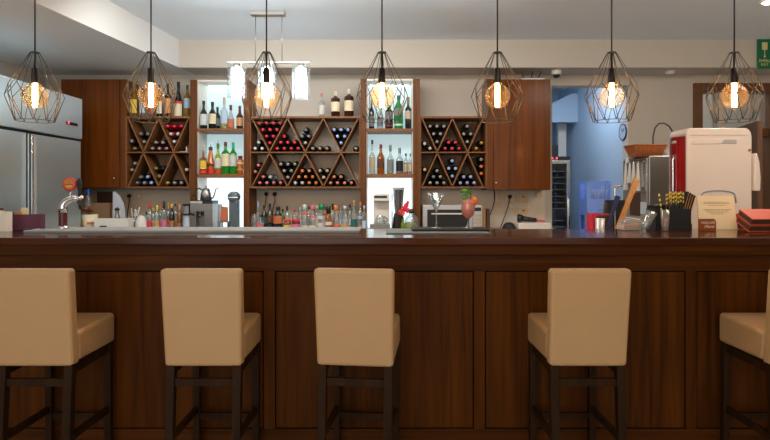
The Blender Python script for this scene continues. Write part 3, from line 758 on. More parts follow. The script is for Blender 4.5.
shelf_row('bottles on the left stretch of back counter', 'bottle', ZK, 5.85, 'on counter below left rack', [
 (149.5, 203, 5.5, 'clear', 'red', dict(lab=('red', .1, .35), capf=.2, liq='red', lev=.3), 'clear bottle with red cap'),
 (153.2, 208, 4.6, 'clear', 'yellow', dict(lab=('white', .12, .4), dy=.14), 'slim clear bottle with yellow cap'),
 (157, 205, 5.6, 'clear', 'yellow', dict(lab=('tan', .1, .4), capf=.22), 'clear bottle with tan label and yellow top'),
 (160.6, 206, 4.8, 'clear', 'orange', dict(lab=('pink', .1, .35), dy=.14), 'slim bottle with orange cap'),
 (164, 201, 6, 'clear', 'black', dict(lab=('pinklabel', .08, .35), capf=.34), 'clear bottle with long black neck'),
 (168.4, 202.5, 4.8, 'clear', 'tan', dict(lab=('copper', .2, .5), capf=.26, dy=.14), 'slim bottle with tan cap'),
 (171.8, 204, 5.4, 'black', 'yellow', dict(lab=('copper', .1, .38), capf=.14), 'black bottle with yellow cap'),
 (175.6, 203.5, 4.8, 'clear', 'navy', dict(lab=('beige', .1, .4), dy=.14), 'slim bottle with navy cap'),
 (179.8, 204.5, 5.4, 'gold', 'tan', dict(lab=('copper', .1, .3), capf=.3), 'golden bottle with tan neck')])
shelf_row('bottles on the middle stretch of back counter', 'bottle', ZK, 5.85, 'on counter below middle rack', [
 (254.6, 214, 6, 'clear', None, dict(liq='water', lev=.4, sh=.8, nk=.9, nr=.6), 'short clear bottle'),
 (258.2, 201.5, 3.8, 'clear', 'blue', dict(dy=.16, capf=.2), 'slim clear bottle with blue cap'),
 (260.4, 215, 7, 'clear', 'black', dict(lab=('pink', .1, .5), liq='red', lev=.4), 'low clear bottle with pink label'),
 (264.2, 205, 6, 'black', 'black', dict(lab=('teal', .2, .5), dy=.16), 'black bottle behind the low one'),
 (270, 203.5, 6.8, 'black', 'black', dict(lab=('brown', .3, .55), sh=.6, nk=.76), 'tall black bottle'),
 (278, 206.5, 9.6, 'dark', 'black', dict(lab=('copper', .3, .62), lab2=('gold', .02, .16), sh=.6, nk=.78, nr=.38), 'big dark bottle with copper label'),
 (287.2, 206, 5, 'clear', 'black', dict(dy=.16, capf=.18), 'clear bottle with black cap'),
 (287.6, 219, 8, 'amber', 'red', dict(lab=('yellow', .1, .5), sh=.7, nk=.8, nr=.7, capf=.25), 'low amber jar with red lid'),
 (294.8, 209.5, 6, 'clear', 'red', dict(dy=.16, liq='red', lev=.5), 'clear bottle with red cap')])
shelf_row('bottles right of the pink jar on the back counter', 'bottle', ZK, 5.85, 'right of pink jar', [
 (304.6, 204.5, 7.2, 'clear', 'white', dict(lab=('cream', .04, .2), lab2=('pink', .62, .7), sh=.5, nk=.66, nr=.5, capf=.2), 'clear bottle with white cap'),
 (312.8, 205, 7.6, 'clear', 'pink', dict(lab=('cream', .04, .2), lab2=('pink', .5, .58), sh=.5, nk=.66, nr=.5, capf=.2), 'clear bottle with pink white cap'),
 (321.6, 204, 8.4, 'clear', 'green', dict(lab=('white', .1, .3), lab2=('white', .45, .56), liq='lime', lev=.2, sh=.55, nk=.72, nr=.6, capf=.22), 'clear bottle with dark green cap'),
 (328.6, 206, 7.4, 'amber', 'black', dict(dy=-.09, lab=('white', .25, .38), sh=.38, nk=.66, nr=.5, capf=.3), 'amber bottle with black cap'),
 (336, 205.5, 7.6, 'clear', 'orange', dict(lab=('orange', .18, .3), liq='water', lev=.4, sh=.5, nk=.72, nr=.5, capf=.2), 'clear bottle with orange cap'),
 (345, 206, 8, 'clear', 'white', dict(lab=('tan', .16, .26), sh=.45, nk=.8, nr=.4), 'clear bottle with white cap and tan band'),
 (354, 200.5, 6.6, 'clear', 'gold', dict(lab=('teal', .12, .38), sh=.5, nk=.7, capf=.14), 'clear bottle with gold cap and teal label'),
 (360.2, 202, 5.6, 'clear', 'pink', dict(lab=('tan', .1, .2), lab2=('paleblue', .4, .5), dy=.06), 'clear bottle with pink cap'),
 (364.2, 205.5, 4.6, 'clear', 'paleblue', dict(lab=('paleblue', .1, .4)), 'slim clear bottle with pale blue cap')])
shelf_row('rear row of bottles on the back counter', 'bottle', ZK, 6.16, 'in rear row on back counter', [
 (146.6, 211.5, 4.6, 'clear', 'black', dict(lab=('grey', .15, .45), capf=.2), 'short clear bottle with black cap'),
 (162.6, 207.5, 4.8, 'green', 'gold', dict(lab=('cream', .15, .45)), 'green bottle with gold cap'),
 (183.4, 208, 4.6, 'amber', 'tan', dict(lab=('cream', .15, .4)), 'amber bottle with tan cap'),
 (282.8, 209, 5, 'green', 'black', dict(lab=('beige', .15, .45)), 'green bottle with black cap'),
 (300, 207.5, 5.6, 'clear', 'paleblue', dict(lab=('white', .15, .45)), 'clear bottle with pale blue cap'),
 (309, 206.5, 5.6, 'clear', 'maroon', dict(lab=('grey', .15, .45)), 'clear bottle with maroon cap'),
 (317, 205.5, 5.6, 'clear', 'white', dict(lab=('cream', .15, .45)), 'clear bottle with white cap'),
 (325.4, 207, 5.4, 'amber', 'brown', dict(lab=('cream', .2, .45)), 'amber bottle with brown cap'),
 (332.6, 203.5, 5.6, 'clear', 'black', dict(lab=('grey', .15, .4), capf=.26), 'clear bottle with tall black cap'),
 (340.6, 204, 5.6, 'clear', 'grey', dict(lab=('paleblue', .15, .4)), 'clear bottle with grey cap'),
 (349.8, 204.5, 5.2, 'clear', 'navy', dict(lab=('white', .15, .4)), 'clear bottle with navy cap')])
# low jars there
def jar(label, px, py, w, glassm, lid, labc, d=5.72):
    R = w/2*d/F; H = Z(py, d)-ZK
    o = MB().lathe([(R*.9, 0), (R, .006), (R, H*.72), (R*.9, H*.78), (R*.9, H*.8)], 18).build('jar', glassm, loc=(X(px, d), d, ZK+.0005)); tag(o, label, 'jar')
    MB().lathe([(R*.92, H*.8), (R*.95, H*.81), (R*.95, H), (0, H)], 16).build('lid', CAP[lid], o)
    MB().lathe([(R*1.02, H*.15), (R*1.02, H*.6)], 12, None, 0, -PI/2-1.2, -PI/2+1.2).build('label', LAB[labc], o)
jar('low jar with pink label and red lid on the back counter', 296, 219, 8.4, BOT['burgundy'], 'red', 'pinklabel')

# ------------------------------------------------------------------ steel fridge on the left
fx = -3.05
fr = thing('steel_fridge', 'tall two-door stainless steel fridge at the left wall', 'fridge', (fx, 4.9, 0))
y0, y1 = 4.02-4.9, 5.62-4.9
box('body', (-.72, -.03, y0, y1, .06, 1.90), M['steel_up'], fr, .006)
hd = MB().box(-.72, .012, y0-.01, y1, 1.92, 2.32).build('header', M['steel_up'], fr, bevel=.004)
box('shadow_gap', (-.70, -.02, y0+.005, y1-.005, 1.90, 1.92), M['black'], fr)
yg = F*fx/(27.5-385)-4.9
dgap = abs((X(1, 1)-X(0, 1)))
ya = (F*fx/(26.5-385))-4.9; yb = (F*fx/(38.5-385))-4.9
d1_ = box('door', (-.03, 0, y0+.004, ya-.004, .10, 1.895), M['steel_up'], fr, .005)
d2_ = box('door', (-.03, 0, ya+.03, y1-.004, .10, 1.895), M['steel_up'], fr, .005)
box('gasket', (-.03, -.012, ya-.004, ya+.03, .10, 1.895), M['black'], fr)
MB().box(.002, .028, ya+.032, ya+.052, .5, 1.89).build('handle', M['chrome'], d2_, bevel=.004)
MB().box(.002, .016, ya+.085, ya+.115, .5, 1.89).build('edge_strip', M['silver'], d2_, bevel=.003)
yl = F*fx/(66.5-385)-4.9
box('display', (.012, .015, yl-.03, yl+.17, Z(124.5, 5.36), Z(121.5, 5.36)), M['black'], hd)
MB().ball((.016, yl+.01, Z(122.5, 5.36)), .013, 12, 8, .4).build('indicator_lamp', M['red_led'], hd)

# ------------------------------------------------------------------ things on the bar, left
sl = tag(MB().hexa([(-2.19, 3.39, ZB+.0005), (-.155, 3.39, ZB+.0005), (-.15, 3.71, ZB+.0005), (-2.12, 3.71, ZB+.0005)], [(-2.19, 3.39, ZB+.0155), (-.155, 3.39, ZB+.0155), (-.15, 3.71, ZB+.0155), (-2.12, 3.71, ZB+.0155)]).build('bar_mat', M['grey_mat'], bevel=.003),
         'long flat grey slab lying along the back edge of the bar top, left half', 'bar mat')
def open_box(name, label, cat, x0, x1, y0, y1, z0, h, mat, th=.004):
    cx, cy = (x0+x1)/2, (y0+y1)/2
    w, d = (x1-x0)/2, (y1-y0)/2
    m = MB().box(-w, w, -d, d, 0, th).box(-w, -w+th, -d, d, th, h).box(w-th, w, -d, d, th, h).box(-w+th, w-th, -d, -d+th, th, h).box(-w+th, w-th, d-th, d, th, h)
    return tag(m.build(name, mat, loc=(cx, cy, z0+.0005)), label, cat)
dW, dP = 3.50, 3.64
open_box('sachet_box', 'open white box of sachets at the left edge, beside purple box', 'box', X(-30, dW), X(6.5, dW), dW, dW+.055, ZB, Z(212, dW)-ZB, M['paper'])
open_box('tea_box', 'thin purple card box of sachets on the left end of the bar', 'box', X(8, dP), X(40.5, dP), dP, dP+.05, ZB, Z(214.5, dP)-ZB, M['purple'])
def sachet(px, d, top, w, col, label, tilt):
    zb = ZB+.0062
    o = MB().box(-w/2, w/2, -.003, .003, 0, Z(top, d)-zb).build('tea_sachet', LAB[col], loc=(X(px, d), d, zb), rot=(0, tilt, 0), bevel=.001)
    tag(o, label, 'sachet', 'sachets in the open boxes')
sachet(-4, dW+.014, 210.5, .10, 'cream', 'cream sachet at the front of the white box', 0)
sachet(-3, dW+.042, 208.2, .08, 'maroon', 'dark red sachet in the white box at the left edge', 0)
sachet(11.5, dP+.014, 211.8, .036, 'green', 'green sachet in the purple box', 0)
sachet(18, dP+.026, 211.4, .05, 'tan', 'tan sachet standing in the purple box', 0)
sachet(25, dP+.038, 207.8, .05, 'cream', 'cream sachet standing tallest in the purple box', 0)
pn = thing('ballpoint_pen', 'black and silver pen lying before the purple box', 'pen', (X(28, 3.59), 3.59, ZB+.0062))
MB().tube([(-.085, -.006, 0), (.03, .003, 0)], .0052, 10).build('barrel', M['black'], pn)
MB().tube([(.03, .003, 0), (.075, .007, 0)], .0054, 10).build('grip', M['chrome'], pn)
MB().tube([(.075, .007, 0), (.09, .008, 0)], .0058, 10).build('cap', M['black'], pn)

# beer tap
dT = 3.60; kt = dT/F
tp = thing('beer_tap', 'curved chrome beer tap with round red badge', 'beer tap', (X(63, dT), dT, ZB+.0160))
tz = lambda py: Z(py, dT)-ZB-.0160
tx = lambda px: X(px, dT)-X(63, dT)
MB().lathe([(.035, 0), (.035, .006), (.028, .012)], 20).build('base_flange', M['chrome'], tp)
MB().lathe([(.0255, .012), (.0255, tz(212.5))], 20).build('sleeve', pm('dark red sleeve', srgb(84, 22, 28), .35), tp)
arc = [(0, 0, tz(212.5))]
for i in range(0, 11):
    a = PI-(PI/2)*i/10
    arc.append((tx(76)+tx(76)*math.cos(a)*1.0, 0, tz(208)+(tz(198.5)-tz(208))*math.sin(a)))
arc.append((tx(79), 0, tz(198)))
MB().tube(arc, [.027]*3+[.026, .025, .024, .023, .022, .021, .020, .019, .018, .016], 16).build('column', M['chrome'], tp)
MB().tube([(tx(76), 0, tz(198)), (tx(83), 0, tz(197.5))], [.014, .011], 14).build('faucet_body', M['chrome'], tp)
hdl = MB().lathe([(.009, tz(196)), (.008, tz(191)), (.014, tz(188)), (.016, tz(181)), (.011, tz(178.5)), (0, tz(178))], 14, Matrix.Translation((tx(79.5), 0, 0)))
hdl.build('tap_handle', M['black_rough'], tp)
MB().tube([(tx(77.5), 0, tz(198)), (tx(79.5), 0, tz(204)), (tx(80.5), 0, tz(209.5))], [.011, .009, .007], 12).build('spout', M['black'], tp)
MB().tube([(tx(70.2), 0, tz(191)), (tx(70.2), 0, tz(197.5))], .005, 8).build('badge_rod', M['chrome'], tp)
rb = Matrix.Translation((tx(70.2), -.012, tz(184.2))) @ Matrix.Rotation(PI/2, 4, 'X')
bd_ = MB().lathe([(.041, -.016), (.043, -.014), (.043, .0), (.040, .003), (0, .003)], 28, rb).build('badge', CAP['red'], tp)
MB().lathe([(.034, .0034), (.0365, .0040), (.0365, .0046), (.034, .0046)], 28, rb, caps=False).build('badge_ring', CAP['copper'], bd_)
MB().lathe([(.031, .0036), (0, .0038)], 24, rb).build('badge_disc', CAP['gold'], bd_)
MB().box(-.028, .028, -.0165, -.0158, -.006, .004, Matrix.Translation((tx(70.2), 0, tz(184.2)))).build('badge_band', CAP['red'], bd_)
MB().box(-.010, .010, -.0165, -.0158, .010, .018, Matrix.Translation((tx(70.2), 0, tz(184.2)))).build('badge_crown', CAP['olive'], bd_)
MB().box(-.018, .018, -.0165, -.0158, -.018, -.010, Matrix.Translation((tx(70.2), 0, tz(184.2)))).build('badge_stripe', CAP['yellow'], bd_)

# ------------------------------------------------------------------ things on the back counter, left stretch
dl_ = 5.85
def soap(px, top):
    t = thing('soap_bottle', 'clear pump bottle with blue top beside the beer tap', 'bottle', (X(px, dl_+.1), dl_+.1, ZK+.0005)); H = Z(top, dl_+.1)-ZK
    MB().lathe([(.04, 0), (.045, .01), (.045, .28), (.03, .33), (.014, .36), (.014, .38)], 18).build('body', BOT['clear'], t)
    MB().lathe([(.018, .375), (.018, .41), (.006, .415), (.006, H-.02), (.02, H-.018), (.02, H), (0, H)], 14).build('pump', M['blue_cap'], t)
soap(88, 189.5)
pt = thing('ceramic_pot', 'cream pot of brown dried garnish beside the soap bottle', 'pot', (X(89.5, 5.75), 5.75, ZK+.0005))
MB().lathe([(.06, 0), (.076, .01), (.08, Z(214.5, 5.75)-ZK), (.074, Z(214.5, 5.75)-ZK), (.07, .06), (0, .06)], 24).build('body', LAB['cream'], pt)
MB().lathe([(.0805, .075), (.081, .1)], 10, None, 0, -1.4, -.4).build('label', LAB['salmon'], pt)
g_ = MB()
random.seed(3)
for i in range(16):
    a = random.uniform(0, 2*PI); r = random.uniform(0, .062)
    c = Vector((r*math.cos(a), r*math.sin(a), Z(213, 5.75)-ZK+random.uniform(-.005, .062)))
    g_.ball(c, random.uniform(.016, .026), 8, 6, 1, 1, .55)
tag(g_.build('garnish', pm('dried garnish', srgb(128, 78, 38), .8, var=.4, scale=40), pt), kind='stuff')
tag(box('cardboard_box', (X(93, 6.1), X(112, 6.1), 6.05, 6.2, ZK+.0005, Z(203, 6.1)), M['terracotta'], None, .003), 'tan cardboard box behind the cream pot', 'box')
tag(box('brown_board', (X(98, 6.28), X(115, 6.28), 6.26, 6.285, ZK+.0005, Z(191.5, 6.28)), M['brown_dark'], None, .003), 'dark brown board leaning behind the cardboard box', 'board')
pts = [(X(112.5, 6.0), ZK+.0005), (X(125.5, 6.0), ZK+.0005), (X(125.2, 6.0), Z(211, 6.0)), (X(123.5, 6.0), Z(203, 6.0)), (X(120, 6.0), Z(196.5, 6.0)), (X(116, 6.0), Z(192, 6.0)), (X(113.2, 6.0), Z(191.4, 6.0))]
tag(MB().prism(pts, 5.995, 6.005).build('white_sheet', M['paper_grey']), 'upright white sheet with a curved right edge behind the pepper mill', 'sheet')
wbx = thing('white_box', 'low white box with a black hand hole below left rack', 'box', (X(114, 5.72), 5.72, ZK+.0005))
hb = Z(218.5, 5.7)-ZK
box('carton', (X(97.5, 5.72)-X(114, 5.72), X(131, 5.72)-X(114, 5.72), -.07, .07, 0, hb), M['white_paint'], wbx, .003)
box('hand_hole', (X(103, 5.65)-X(114, 5.65), X(110, 5.65)-X(114, 5.65), -.0712, -.0702, .04, .065), M['black'], wbx)
pml = thing('pepper_mill', 'small steel pepper mill standing on the white box', 'pepper mill', (X(117.2, 5.72), 5.72, ZK+.0008+hb))
kp = 5.72/F
MB().lathe([(.024, 0), (.024, .02), (.016, .05), (.018, .075), (.02, .078)], 16).build('body', M['steel_dark'], pml)
MB().lathe([(.02, .079), (.027, .09), (.022, .1), (.008, .105), (.008, .112), (0, .114)], 16).build('head', M['dark_metal'], pml)
ug = thing('straw_glass', 'clear glass with white straws next to the white box', 'glass', (X(134, 5.9), 5.9, ZK+.0005))
MB().lathe([(.03, 0), (.035, .004), (.04, .15), (.037, .15), (.032, .01), (0, .01)], 18).build('tumbler', M['clear'], ug)
for i, (ax, az) in enumerate(((.05, .0), (.02, .01), (-.04, .0), (.07, .015))):
    MB().tube([(0.003*i-.006, 0, .012), (ax*.75, .01*i-.015, .215+.01*i)], .004, 6).build('straw', M['paper'], ug)
dm = thing('white_bowl', 'white bowl turned upside down by the counter bottles', 'bowl', (X(141.2, 5.78), 5.78, ZK+.0005))
hh = Z(215.5, 5.78)-ZK; rr = 5.5*5.78/F
MB().lathe([(rr*1.0, 0), (rr, .012), (rr*.97, hh*.45), (rr*.84, hh*.72), (rr*.55, hh*.92), (rr*.35, hh*.97), (rr*.35, hh), (0, hh)], 28).build('shell', M['white_paint'], dm)
def tin(name, label, px, t0, w, d, z0):
    R = w/2*d/F; H = Z(t0, d)-z0
    o = MB().lathe([(R, 0), (R*1.03, .003), (R*1.03, .008), (R, .011), (R, H-.011), (R*1.03, H-.008), (R*1.03, H-.003), (R*.97, H), (0, H-.001)], 22).build(name, M['silver'] if 'lower' in label else M['dark_metal'], loc=(X(px, d), d, z0+.0005)); tag(o, label, 'tin', 'tins beside the coffee grinder')
    MB().lathe([(R*1.01, .02), (R*1.01, H-.02)], 10, None, 0, -PI/2-1.0, -PI/2+.7).build('label', LAB['paleblue' if 'lower' in label else 'grey'], o)
    return H
hT = tin('storage_tin', 'lower silver tin under the dark tin', 187.2, 215.5, 8, 5.80, ZK)
tin('storage_tin', 'dark tin stacked on the silver tin left of the niche', 187.2, 204, 8.2, 5.80, ZK+hT+.001)
# sockets
def socket(label, px, py, w, h, red=False, round_=True, d=YW-.0145):
    t = thing('wall_socket', label, 'socket', (X(px, d), d, Z(py, d))); kk = d/F
    box('plate', (-w/2*kk, w/2*kk, -.009, -.0002, -h/2*kk, h/2*kk), M['beige_plate'], t, .003)
    if round_: MB().lathe([(.022, -.0092), (.022, -.0105), (.018, -.0105), (.018, -.0094), (0, -.0094)], 18, Matrix.Rotation(-PI/2, 4, 'X') @ Matrix.Diagonal((1, 1, -1, 1)) if False else Matrix(((1, 0, 0, 0), (0, 0, 1, 0), (0, 1, 0, 0), (0, 0, 0, 1)))).build('outlet', M['white_paint'], t)
    if red: box('switch_mark', (.006, .034, -.0105, -.0092, .012, .024), CAP['maroon'], t)
    return t
socket('beige socket at the right of the black plug below left rack', 140, 196.5, 6, 6.5)
def plug(label, px, py, path, d=YW-.0145, plate=False):
    t = thing('power_plug', label, 'plug', (X(px, d), d-.0105, Z(py, d)))
    MB().lathe([(.022, 0), (.022, .02), (.014, .03), (.012, .045), (0, .046)], 16, Matrix.Rotation(PI/2, 4, 'X')).build('plug_body', M['black'], t)
    P = [(X(a, d-dy)-X(px, d), -dy+.0, Z(b, d-dy)-Z(py, d)) for a, b, dy in path]
    MB().tube(P, .0055, 6).build('cable', M['black'], t)
socket('beige socket holding the plug right of the white sheet', 130, 196.5, 6, 7)
plug('black plug with hanging cable right of the white sheet', 130, 196, [(130, 197, .04), (129.5, 203, .05), (128, 212, .05), (127, 226, .05)])
socket('beige socket holding the left plug behind counter bottles', 266.5, 194, 5, 6)
plug('left black plug behind the counter bottles', 266.5, 194, [(266.5, 195, .04), (266, 201, .05), (265, 208, .05), (264, 226, .05)])
socket('beige socket holding the right plug behind counter bottles', 275, 194, 5, 6)
plug('right black plug behind the counter bottles', 275, 194, [(275, 195, .04), (275.2, 201, .05), (273.5, 207, .05), (271, 226, .05)])
socket('beige blank plate left of the black plug at right', 501.5, 196.5, 7.5, 8.5, round_=False)
socket('beige socket holding the black plug left of double switch', 509.6, 196.5, 5.5, 7)
plug('black plug with long cable hanging right of the microwave', 509.6, 196.5, [(509.6, 198, .04), (508.5, 204, .05), (505, 215, .05), (500, 228.5, .05)])
socket('tan plate below the blank plate', 498.5, 205, 5.5, 6, round_=False)
socket('white socket below the black plug', 511, 205.5, 5.5, 7.5)
socket('upper double switch with a red mark', 521.5, 198.5, 13, 9, True, False)
socket('lower double switch with a red mark', 521.5, 212, 13, 8, True, False)
socket('beige socket near the right end of the splashback', 538.5, 194.5, 7, 7)
tag(MB().tube([(X(494.5, 6.3), 6.31, zf(190)), (X(494.5, 6.28), 6.28, Z(200, 6.28)), (X(493, 6.26), 6.26, Z(207, 6.26)), (X(489.5, 6.25), 6.25, Z(216, 6.25)), (X(488, 6.25), 6.25, ZK+.006)], .006, 6).build('power_cable', M['black']),
    'black cable hanging from under the right cabinet to the counter', 'cable')

# ------------------------------------------------------------------ coffee things in the left niche
gx = X(204.3, 5.87)
gr = thing('coffee_machine', 'small steel espresso machine at the foot of left niche', 'coffee machine', (gx, 5.87, ZK+.0005))
ks = 5.9/F
gh = Z(203.5, 5.9)-ZK
gw = 11*ks
bx_ = MB().box(-gw, gw, -.02, .11, 0, gh).box(-gw, gw, -.10, -.02, gh*.72, gh).box(-gw, gw, -.10, -.02, 0, gh*.14).box(-gw, -gw*.45, -.10, -.02, gh*.14, gh*.72).box(gw*.25, gw, -.10, -.02, gh*.14, gh*.72)
bx_.build('body', M['steel_dark'], gr, bevel=.003)
box('top_tray', (-gw, gw, -.10, .11, gh+.0005, gh+.032), M['black'], gr, .003)
box('front_plate', (-gw*.98, gw*.1, -.104, -.1005, gh+.004, gh+.026), M['silver'], gr)
MB().lathe([(.028, gh*.56), (.03, gh*.6), (.03, gh*.72)], 16, Matrix.Translation((-gw*.1, -.06, 0))).build('group_head', M['chrome'], gr)
MB().tube([(-gw*.1, -.07, gh*.58), (-gw*.1, -.14, gh*.54)], [.01, .013], 10).build('portafilter_handle', M['black'], gr)
MB().tube([(-gw*.9, -.11, gh*.64), (-gw*.6, -.13, gh*.60)], .012, 10).build('steam_knob', M['black'], gr)
kt_ = thing('pouring_kettle', 'steel gooseneck kettle standing on the espresso machine', 'kettle', (X(206, 5.86), 5.86, ZK+.0005+gh+.033))
kz = Z(187.5, 5.86)-(ZK+.0005+gh+.033)
MB().lathe([(.050, 0), (.060, .004), (.052, kz*.5), (.038, kz*.84), (.032, kz*.88), (0, kz*.9)], 24).build('body', M['steel_dark'], kt_)
MB().lathe([(.034, kz*.88), (.030, kz*.93), (.006, kz*.95), (.006, kz*1.0), (.012, kz*1.04), (.010, kz*1.1), (0, kz*1.12)], 18).build('lid', M['steel_dark'], kt_)
MB().tube([(.05, 0, kz*.16), (.075, 0, kz*.22), (.09, 0, kz*.5), (.10, 0, kz*.82), (.125, 0, kz*.98), (.138, 0, kz*.95)], [.011, .009, .007, .006, .0055, .0055], 10).build('spout', M['steel_dark'], kt_)
MB().tube([(-.04, 0, kz*.8), (-.07, 0, kz*.95), (-.095, 0, kz*.85), (-.115, 0, kz*.5), (-.13, 0, kz*.35)], [.006, .008, .008, .008, .007], 10).build('handle', M['black'], kt_)
tag(MB().hexa([(X(216, 6.02), 5.992, ZK+.0005), (X(221.5, 6.02), 5.992, ZK+.0005), (X(221.5, 6.02), 6.1, ZK+.0005), (X(216, 6.02), 6.1, ZK+.0005)],
              [(X(215.8, 6.02), 5.998, Z(205, 6.0)), (X(220.5, 6.02), 5.998, Z(204, 6.0)), (X(220.5, 6.02), 6.08, Z(204, 6.0)), (X(215.8, 6.02), 6.08, Z(205, 6.0))]).build('paper_bag', M['paper_grey'], bevel=.004),
    'white paper bag right of the espresso machine', 'bag')
st_ = thing('coffee_stand', 'small steel stand holding an orange coffee bag in left niche', 'stand', (X(224.3, 5.88), 5.88, ZK+.0005))
k5 = 5.95/F
MB().box(-4.5*k5, -3.5*k5, -.03, .03, 0, 8*k5).box(3.5*k5, 4.5*k5, -.03, .03, 0, 8*k5).box(-4.5*k5, 4.5*k5, -.03, .03, 8*k5, 9.2*k5).build('frame', M['steel_dark'], st_, bevel=.002)
MB().hexa([(-3.6*k5, -.02, 9.3*k5), (3.4*k5, -.02, 9.3*k5), (3.4*k5, .02, 9.3*k5), (-3.6*k5, .02, 9.3*k5)], [(-3.2*k5, -.008, 24*k5), (3.6*k5, -.008, 23*k5), (3.6*k5, .008, 23*k5), (-3.2*k5, .008, 24*k5)]).build('coffee_bag', LAB['copper'], st_, bevel=.003)
bl_ = thing('coffee_grinder', 'grey round-headed grinder standing in the left niche', 'coffee grinder', (X(234, 5.95), 5.95, ZK+.0005))
MB().box(-4*k5, 4.4*k5, -.045, .06, 0, 30*k5).build('body', M['grinder'], bl_, bevel=.006)
MB().lathe([(5.4*k5, -.05), (5.4*k5, .045), (5.0*k5, .05), (0, .052)], 28, Matrix.Translation((0, 0, 33*k5)) @ Matrix.Rotation(PI/2, 4, 'X')).build('head', M['grinder'], bl_)
MB().box(-5*k5, 5*k5, -.0535, -.0525, 32.2*k5, 33*k5).build('trim_line', M['chrome'], bl_)

# ------------------------------------------------------------------ right niche foot
cm = thing('filter_coffee_machine', 'white filter machine with black foot in the right niche', 'coffee machine', (X(381, 5.95), 5.95, ZK+.0005))
box('body', (-7.5*k5, 8.5*k5, .02, .10, 6*k5, 36*k5), M['white_paint'], cm, .006)
box('head', (-7.5*k5, 8.5*k5, -.08, .02, 29*k5, 36*k5), M['white_paint'], cm, .006)
box('black_slot', (-6.5*k5, 6*k5, -.083, -.0805, 32*k5, 34.2*k5), M['black'], cm, .001)
box('foot', (-11*k5, 9*k5, -.08, .10, 0, 6*k5), M['steel_dark'], cm, .004)
jg = MB().lathe([(.03, 6.1*k5), (.05, 6.5*k5), (.055, 10*k5), (.035, 14*k5), (.03, 15*k5)], 20, Matrix.Translation((-.01, -.035, 0))).build('glass_jug', M['clear'], cm)
MB().tube([(.045, -.035, 8*k5), (.075, -.035, 10*k5), (.03, -.035, 14*k5)], .005, 8).build('jug_handle', M['black'], jg)
MB().tube([(11*k5, -.02, 0), (11*k5, -.02, 36*k5)], .006, 10).build('side_rod', M['chrome'], cm)
bn = thing('blender', 'dark grey blender with tall tapered jug in the right niche', 'blender', (X(398.5, 5.92), 5.92, ZK+.0005))
MB().lathe([(6*k5, 0), (6*k5, .01), (5.4*k5, 12*k5), (4.2*k5, 17*k5)], 22, None, .3).build('motor_base', M['dark_metal'], bn)
MB().lathe([(3.6*k5, 17.1*k5), (4.2*k5, 22*k5), (5.4*k5, 39*k5), (5.7*k5, 40.5*k5)], 22, None).build('jug', M['steel'], bn)
MB().lathe([(5.9*k5, 40.6*k5), (5.9*k5, 42*k5), (5*k5, 42.4*k5), (0, 42.5*k5)], 22).build('lid', M['grey_mat'], bn)
vz = thing('preserving_jar', 'round glass jar of yellow liquid with dark stopper by the blender', 'jar', (X(411.5, 5.75), 5.75, ZK+.0005))
k6 = 5.75/F
MB().lathe([(6.4*k6, 0), (7*k6, .008), (7*k6, 10*k6), (5.6*k6, 14*k6), (3*k6, 16.5*k6), (2.6*k6, 18*k6)], 22).build('body', BOT['clear'], vz)
MB().lathe([(6*k6, .006), (6.6*k6, .012), (6.6*k6, 9*k6), (0, 9*k6)], 20).build('liquid', LIQ['olive'], vz)
MB().lathe([(2.7*k6, 18*k6), (3.2*k6, 19*k6), (2.4*k6, 22*k6), (0, 22.5*k6)], 14).build('stopper', M['black'], vz)
fl = thing('red_flower', 'red flower sprig in a small bottle left of the preserving jar', 'flower', (X(402.8, 5.645), 5.645, ZK+.0005))
MB().lathe([(.018, 0), (.02, .004), (.02, .08), (.009, .11), (.009, .13)], 14).build('vase', BOT['lime'], fl)
MB().tube([(0, 0, .01), (.005, 0, .2), (.02, 0, .28)], .003, 6).build('stem', M['mint'], fl)
random.seed(5)
for i, (dx, dz, r) in enumerate(((-.02, .20, .03), (.01, .235, .032), (.045, .22, .028), (.035, .27, .026), (.05, .30, .016), (0, .19, .024))):
    pm_ = MB()
    for j in range(5):
        a = 2*PI*j/5+i
        pm_.ball((dx+r*.5*math.cos(a), -.01+.008*(j % 2), dz+r*.5*math.sin(a)), r*.55, 8, 6, 1, .4, 1)
    pm_.build('blossom', CAP['red'] if i != 5 else CAP['orange'], fl)

# ------------------------------------------------------------------ microwave and neighbours
dm_ = 5.88; km = dm_/F
mw = thing('microwave', 'silver microwave oven behind the two cocktail glasses', 'microwave', (X(452.5, dm_), dm_, ZK+.0005))
hM = Z(205, dm_)-ZK; wM = 29.5*km
box('casing', (-wM, wM, 0, .36, 0, hM), M['silver'], mw, .006)
dr_ = MB().box(-wM, wM*.66, -.018, -.0005, .004, hM-.003).build('door', M['silver'], mw, bevel=.004)
box('window', (-wM*.86, wM*.56, -.0195, -.0182, hM*.12, hM*.82), M['black'], dr_)
MB().bar((-wM*.72, -.03, hM*.66), (wM*.5, -.03, hM*.66), .014, .014).build('handle', M['white_paint'], dr_)
cp = MB().box(wM*.67, wM, -.018, -.0005, .004, hM-.003).build('control_panel', M['silver'], mw, bevel=.003)
for r_ in range(4):
    for c_ in range(3):
        MB().box(wM*(.72+.09*c_), wM*(.78+.09*c_), -.0205, -.0182, hM*(.12+.14*r_), hM*(.21+.14*r_)).build('button', LAB['beige'], cp)
box('display', (wM*.72, wM*.96, -.0195, -.0182, hM*.76, hM*.9), M['black'], cp)
tag(MB().box(-.02, .02, 0, .24, 0, Z(207.5, 5.9)-ZK).build('cutting_board', M['board'], loc=(X(483.8, 5.9), 5.9, ZK+.0005), bevel=.003), 'upright wooden board just right of the microwave', 'cutting board', None)
tag(MB().box(-.018, .018, 0, .24, 0, Z(209, 5.9)-ZK).build('cutting_board', M['brown_dark'], loc=(X(488.3, 5.9), 5.9, ZK+.0005), bevel=.003), 'darker upright board second from the microwave', 'cutting board')
